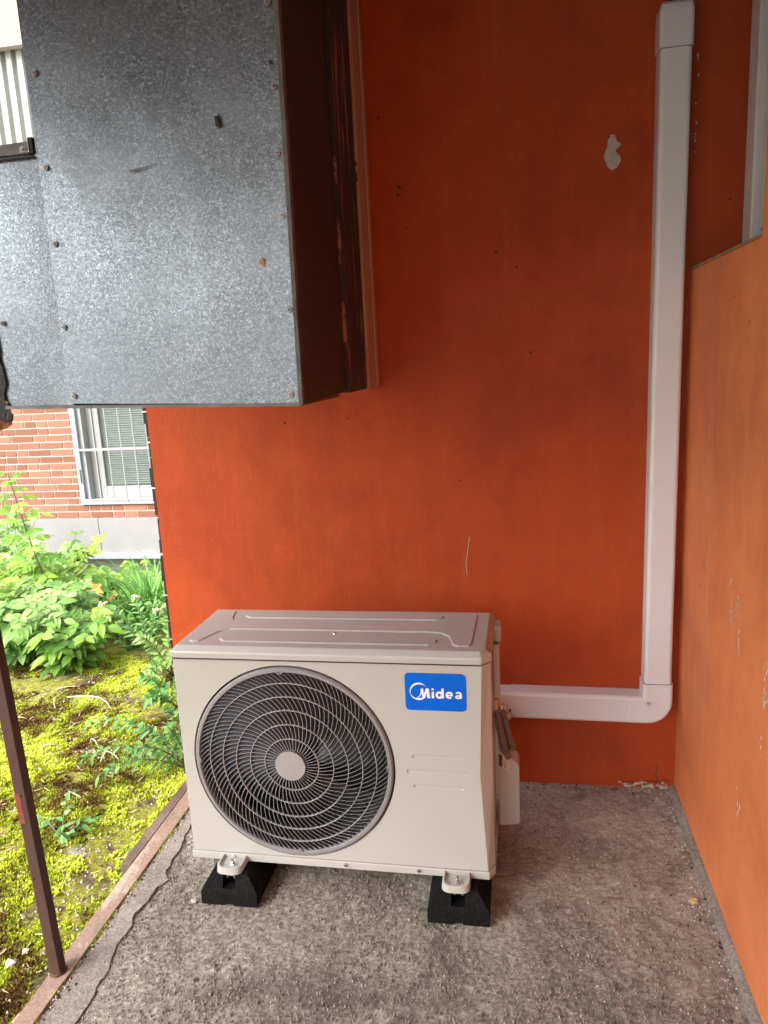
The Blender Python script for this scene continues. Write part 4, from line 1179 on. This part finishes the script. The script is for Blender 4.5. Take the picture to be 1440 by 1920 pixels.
# ================================================================== PLANTS
def leaf(g, base, d, nrm, L_, W_, tone, seg=5, droop=.25, fold=.18, tip=.9):
    d = d.normalized(); side = d.cross(nrm)
    if side.length < 1e-3: side = Vector((1,0,0))
    side.normalize(); up_ = side.cross(d).normalized()
    vs = []
    for i in range(seg+1):
        t = i/seg; wv = W_*.5*(math.sin(PI*min(1, t**.75*.98 + .015)))**tip if i < seg else 0
        c = base + d*L_*t - Vector((0,0,1))*droop*L_*t*t
        if i in (0, seg): vs.append(c); vs.append(c); vs.append(c)
        else: vs += [c - side*wv + up_*fold*wv, c, c + side*wv + up_*fold*wv]
    fs = []
    for i in range(seg):
        a, b = 3*i, 3*i+3
        if i == 0: fs += [(a+1,b+1,b),(a+1,b+2,b+1)]
        elif i == seg-1: fs += [(a,a+1,b+1),(a+1,a+2,b+1)]
        else: fs += [(a,a+1,b+1,b),(a+1,a+2,b+2,b+1)]
    g.add(vs, fs, tone)
def compound(g, st, base, d, nrm, size, pairs, q, tone, W=.5, tipsz=1.1):
    d = d.normalized(); L_ = size*(.62 + .42*pairs); side = d.cross(nrm).normalized()
    pts = [base + d*L_*t - Vector((0,0,1))*.22*L_*t*t for t in (0,.25,.5,.75,1)]
    st.tube(pts, [.0018,.0016,.0013,.001,.0008], 5, False)
    for k in range(pairs):
        t = .35 + .62*k/max(1,pairs); p = base + d*L_*t - Vector((0,0,1))*.22*L_*t*t
        for s_ in (-1, 1):
            dd = (d*.55 + side*s_*1.0 + Vector((0,0,q.uniform(-.25,.05)))).normalized()
            leaf(g, p, dd, nrm + Vector((q.uniform(-.2,.2), q.uniform(-.2,.2), 0)), size*q.uniform(.8,1.05), size*W*q.uniform(.85,1.1), min(1,max(0,tone+q.uniform(-.13,.13))))
    leaf(g, pts[-1], (d + Vector((0,0,-.3))), nrm, size*tipsz, size*W*1.15, min(1,max(0,tone+q.uniform(-.1,.1))))
def shrub(x, y, z, h, spread, n, size, label, seed, group, mat='leaf', tone=.5, pairs=(2,2,3), W=.5, name='leafy_shrub', facing=(.1,-.6,.2)):
    q = random.Random(seed)
    e = empty(name, (x, y, z), label, 'shrub' if name != 'sapling' else 'sapling', group)
    g, st = MB(), MB()
    ns = max(3, n // 6)
    for s_ in range(ns):
        a = q.uniform(0, 6.28); top = Vector((math.cos(a)*spread*q.uniform(.2,.9), math.sin(a)*spread*q.uniform(.2,.9)*.8, h*q.uniform(.6,1)))
        pts = [Vector((0,0,-.02)) + (top)*t + Vector((0,0,1))*h*.12*math.sin(t*PI) for t in (0,.25,.5,.75,1)]
        st.tube(pts, [.0045,.004,.0034,.0028,.002], 6, False)
        for k in range(9):
            t = .12 + .88*(k+q.random())/9
            p = top*min(1,t) + Vector((0,0,1))*h*.12*math.sin(min(1,t)*PI)
            a2 = q.uniform(0, 6.28)
            d = Vector((math.cos(a2)+facing[0], math.sin(a2)+facing[1]*.5, q.uniform(-.15,.7)))
            nrm = Vector((facing[0]+q.uniform(-.3,.3), facing[1]+q.uniform(-.3,.3), 1)).normalized()
            compound(g, st, p, d, nrm, size*q.uniform(.5,1.15), q.choice(pairs), q, tone + q.uniform(-.38,.3), W)
    g.build('foliage', M[mat], e); st.build('stem', M['stem'], e)
    return e
G = 'leafy shrubs massed between the moss and the brick building'
spots = [  # x, y, height, spread, n, leaf size, tone, label
 (-3.15, 1.05,.34,.30,63,.090,.42,'low leafy shrub with broad drooping leaves nearest the railing post'),
 (-2.80, 1.02,.28,.24,49,.082,.36,'low shrub with five dark leaflets overhanging the moss edge'),
 (-3.55, 1.30,.42,.32,56,.085,.60,'yellowish green shrub at the left edge behind the low leafy ones'),
 (-3.15, 1.48,.38,.30,63,.080,.55,'bushy mid green shrub at the middle of the leafy mass'),
 (-3.75, 1.85,.46,.38,63,.085,.68,'bright green shrub at the far left below the sapling'),
 (-3.38, 2.00,.36,.32,63,.078,.60,'light green shrub around the foot of the sapling'),
 (-4.25, 2.70,.46,.42,63,.085,.72,'pale green shrub rising over the plinth at the left'),
 (-3.70, 2.60,.20,.36,56,.075,.48,'low shrub under the joint of the pale plinth'),
 (-4.60, 3.60,.46,.45,56,.085,.62,'shrub growing close to the grey basement wall on the left'),
 (-5.40, 4.10,.62,.45,49,.085,.60,'shrub at the far left corner of the brick building'),
 (-2.62, 1.40,.16,.18,35,.055,.35,'small dark shrub at the feet of the daylily'),
 (-3.20, 2.75,.12,.30,49,.070,.52,'low shrub behind the daylily before the basement wall'),
 (-2.95, 1.30,.26,.26,49,.062,.70,'small pale leaved shrub between the dark low shrub and the daylily'),
 (-3.75, 3.30,.12,.30,49,.075,.62,'low pale shrub against the basement wall behind the daylily'),
 (-4.00, 2.25,.40,.36,56,.070,.40,'darker shrub behind the bright green one at the far left'),
 (-2.50, 1.75,.24,.22,42,.058,.55,'small shrub squeezed between the daylily and the orange wall'),
]
for i, (x, y, h, s_, n, sz, tn, lb) in enumerate(spots):
    shrub(x, y, gz(x, y), h + max(0, y - 2.6)*.17, s_, int(n*1.5), sz*.88, lb, 100+i, G, 'leaf' if i % 3 else 'leaf_pale', tn)
# tall sapling
q = random.Random(5)
e = empty('sapling', (-3.395, 1.8, gz(-3.4,1.8)), 'tall thin sapling with pinnate leaves rising before the brick wall', 'sapling')
g, st = MB(), MB()
cp = [Vector((.02,.0,0)), Vector((-.03,0,.25)), Vector((-.10,0,.52)), Vector((-.16,0,.80)), Vector((-.195,0,1.0))]
st.tube(cp, [.007,.006,.005,.004,.002], 8, False)
for k in range(26):
    t = .20 + .80*k/25; f = t*4; i = min(3, int(f)); p = cp[i].lerp(cp[i+1], f-i)
    a = k*2.4 + q.uniform(-.3,.3)
    d = Vector((math.cos(a), math.sin(a)*.7 - .2, .45 if t > .85 else .12))
    compound(g, st, p, d, Vector((.1,-.45,1)), (.075 if t < .85 else .055)*q.uniform(.85,1.1), 3 if t < .8 else 2, q, .55 + q.uniform(-.2,.25), .42)
g.build('foliage', M['leaf'], e); st.build('stem', M['stem'], e)

# daylily clump
e = empty('daylily', (-2.80, 1.86, gz(-2.8,1.86)), 'daylily clump with long arching strap leaves beside the orange wall edge', 'daylily')
g = MB(); q = random.Random(31)
for k in range(230):
    bx, by = q.gauss(0,.10), q.gauss(0,.12); a = q.uniform(0,6.28); L_ = q.uniform(.38,.72); w_ = q.uniform(.010,.017)
    out = q.uniform(.35,.95); dx, dy = math.cos(a), math.sin(a); vs = []
    tone = min(1,max(0,.5+q.uniform(-.35,.4)))
    for i in range(9):
        t = i/8; r = out*L_*t**1.25*.95; z = L_*(t*.95 - out*.75*t**2.3)
        ww = w_*.5*(1 - t**3)*(.6 + .4*min(1,t*4)); c = Vector((bx+dx*r, by+dy*r, z)); sdv = Vector((-dy, dx, 0))*ww
        vs += [c - sdv + Vector((0,0,ww*.5)), c, c + sdv + Vector((0,0,ww*.5))]
    g.add(vs, [f for i in range(8) for f in ((3*i,3*i+1,3*i+4,3*i+3),(3*i+1,3*i+2,3*i+5,3*i+4))], tone)
g.build('strap_leaves', M['leaf_dark'], e)
def flower(x, y, z, open_, label):
    fe = empty('lily_flower', (x, y, z), label, 'flower', 'orange lily blooms')
    g = MB()
    nP = 6 if open_ else 3
    for k in range(nP):
        a = 2*PI*k/nP; d = Vector((math.cos(a)*(1 if open_ else .12) + .2, math.sin(a)*.5 - .5, math.sin(a)*.9 if open_ else -.5 + .1*k))
        if not open_: d = Vector((-.7, -.2, -.55 + .08*k))
        leaf(g, Vector((0,0,0)), d, Vector((0,-1,.3)), .072 if open_ else .075, .030 if open_ else .016, 0, 5, .35 if open_ else .1, .25, .8)
    g.t = []; g.build('petals', M['petal'], fe)
    s_ = MB(); s_.tube([(0,0,0),(.02,.03,-.12),(.05,.08,-.30)], [.003,.0035,.004], 6, False); s_.build('stalk', M['stem'], fe)
flower(-3.065, 1.75, .105, True, 'wide open orange daylily flower above the shrubs')
flower(-2.918, 1.75, .075, False, 'closed orange daylily bud right of the open bloom')

# meadow weed with cream flower heads
def weed(x, y, z, stems, label, name, seed, group=None, mat='leaf_weed', L=(.05,.09), W=.24, dens=26, heads=0, tone=.5, cat='weed'):
    q = random.Random(seed)
    e = empty(name, (x, y, z), label, cat, group); g, st = MB(), MB()
    for (tx, ty, tz) in stems:
        top = Vector((tx, ty, tz)); arch = top.length*.18
        pt = lambda t: top*t + Vector((0,0,1))*arch*math.sin(t*PI)
        st.tube([pt(i/6) for i in range(7)], [.0032 - .0003*i for i in range(7)], 5, False)
        for k in range(dens):
            t = .18 + .82*k/(dens-1); p = pt(t); a = k*2.4 + q.uniform(-.4,.4)
            ax = (pt(min(1,t+.05)) - pt(t-.05)).normalized(); o1 = ax.orthogonal().normalized(); o2 = ax.cross(o1)
            d = (o1*math.cos(a) + o2*math.sin(a) + ax*.75)
            leaf(g, p, d, Vector((q.uniform(-.4,.4), -.5, 1)), q.uniform(*L)*(1.1-.4*t), q.uniform(*L)*W, min(1,max(0,tone+q.uniform(-.35,.35))), 4, .3)
        if heads:
            hd = MB()
            for k in range(46):
                c = top + Vector((q.uniform(-.018,.018), q.uniform(-.018,.018), q.uniform(-.01,.014)+.01)); hd.add(*blob(c.x,c.y,c.z,.0060,.0060,.0045,k,1,.7))
            hd.build('flower_head', M['cream_flower'], e)
    g.build('foliage', M[mat], e); st.build('stem', M['stem'], e)
weed(-2.42, 1.15, gz(0,1.15), [(-.30,.10,.26),(-.20,.08,.16),(-.10,.1,.30),(.0,.12,.22)], 'weed with pale cream flower clusters leaning over the shrubs', 'flowering_weed', 41, None, 'leaf_weed', (.045,.075), .3, 34, 1, .55)
weed(-2.22, .98, gz(0,1), [(.02,.0,.30),(-.12,-.05,.22),(.10,.12,.36),(-.02,-.20,.10),(.12,-.15,.18)], 'bushy narrow leaved weed against the left edge of the orange wall', 'bushy_weed', 42, 'narrow leaved weeds', 'leaf_pale', (.045,.07), .34, 34, 0, .6)
weed(-2.02, .62, gz(0,.6), [(.05,.1,.26),(-.14,-.02,.16),(.12,.05,.30),(-.05,-.15,.12),(.02,.2,.3)], 'green weed growing beside the back left corner of the unit', 'bushy_weed', 43, 'narrow leaved weeds', 'leaf_weed', (.045,.075), .34, 30, 0, .5)
weed(-1.73, .12, gz(0,.1), [(-.42,-.03,.05),(-.28,-.16,.06),(-.34,.10,.12),(-.16,-.12,.15),(-.10,.08,.22),(-.20,.02,.16),(-.05,-.04,.2),(-.5,.15,.10)], 'sprawling green weed reaching over the moss beside the dark steel bar', 'sprawling_weed', 44, 'narrow leaved weeds', 'leaf_weed', (.035,.060), .28, 30, 0, .45)
weed(-1.98, -.33, gz(0,0), [(-.10,.04,.05),(.05,-.06,.07),(-.03,.12,.10),(.09,.06,.04)], 'small pointed weed on the moss right of the railing post', 'small_weed', 45, 'narrow leaved weeds', 'leaf_weed', (.035,.055), .32, 9, 0, .55)
# creeper on the basement wall
e = empty('creeper', (-4.4, 4.72, -.55), 'creeper vine trailing along the grey basement wall under the ledge', 'creeper'); g, st = MB(), MB(); q = random.Random(51)
for k in range(34):
    p = Vector((q.uniform(-.9,.35), q.uniform(-.10,.06), q.uniform(-.32,.02)))
    for j in range(5):
        a = R(-90 + (j-2)*42 + q.uniform(-8,8)); leaf(g, p, Vector((math.cos(a), -.25, math.sin(a))), Vector((0,-1,.35)), q.uniform(.055,.085), .034, min(1,max(0,.5+q.uniform(-.3,.4))), 4)
st.tube([(-.9,0,-.05),(-.5,.03,-.02),(0,.0,-.06),(.35,.02,-.03)], .004, 5, False)
g.build('foliage', M['leaf'], e); st.build('stem', M['stem'], e)

# dry twigs on the moss
tw = [((-2.713,.749),(-2.607,.785),'short pale twig at the moss edge under the shrubs'),((-2.59,.562),(-2.634,.736),'bent pale twig standing upright left of the long twig'),((-2.603,.676),(-2.315,.571),'longest pale curved twig lying on the moss'),
      ((-2.405,.377),(-2.388,.465),'thin twig below the long curved twig'),((-2.249,.299),(-2.185,.239),'small twig in the middle of the moss'),((-2.128,.202),(-2.036,.142),'small twig beside the sprawling weed'),
      ((-2.431,.228),(-2.381,.245),'short twig on the left of the moss'),((-2.214,.288),(-2.173,.309),'tiny light twig pointing at the weed'),((-2.711,.445),(-2.662,.459),'short twig close behind the railing post'),((-2.05,-.1),(-2.12,-.07),'tiny twig near the small pointed weed')]
for i, (a, b, lb) in enumerate(tw):
    g = MB(); A = Vector((a[0],a[1],gz(*a)+relief(*a)+.010)); B = Vector((b[0],b[1],gz(*b)+relief(*b)+.010)); d = B-A; sdv = Vector((-d.y,d.x,0))*(.18 if i in (1,2) else .05)
    g.tube([A+d*t + sdv*math.sin(t*PI) + Vector((0,0,.006*math.sin(t*PI))) for t in (0,.25,.5,.75,1)], [.004,.0042,.004,.0034,.002] if i == 2 else [.0026,.0028,.0026,.0024,.0016], 6)
    tag(g.build('twig', M['twig'], smooth=True), lb, 'twig', 'dry twigs on the moss')
# a few stones one can point at
for (x, y, z, s_, mt_, lb) in ((-1.80,-.83,-.088,.014,'stone','pale lump of stone in the moss right of the railing post'),(-1.785,-.79,-.085,.009,'stone','small pinkish stone beside the pale lump'),
    (-.405,-.99,.002,.0062,'darkstone','small black pebble on the concrete at the lower right'),(-.055,-.52,.004,.011,'foam','yellowish crumb by the foot of the right wall'),
    (-1.355,-.665,.003,.008,'stone','white pebble touching the left rubber block')):
    g = MB(); g.add(*blob(x,y,z,s_,s_*.8,s_*.6,x*7,2,.8)); tag(g.build('pebble', M[mt_]), lb, 'pebble')
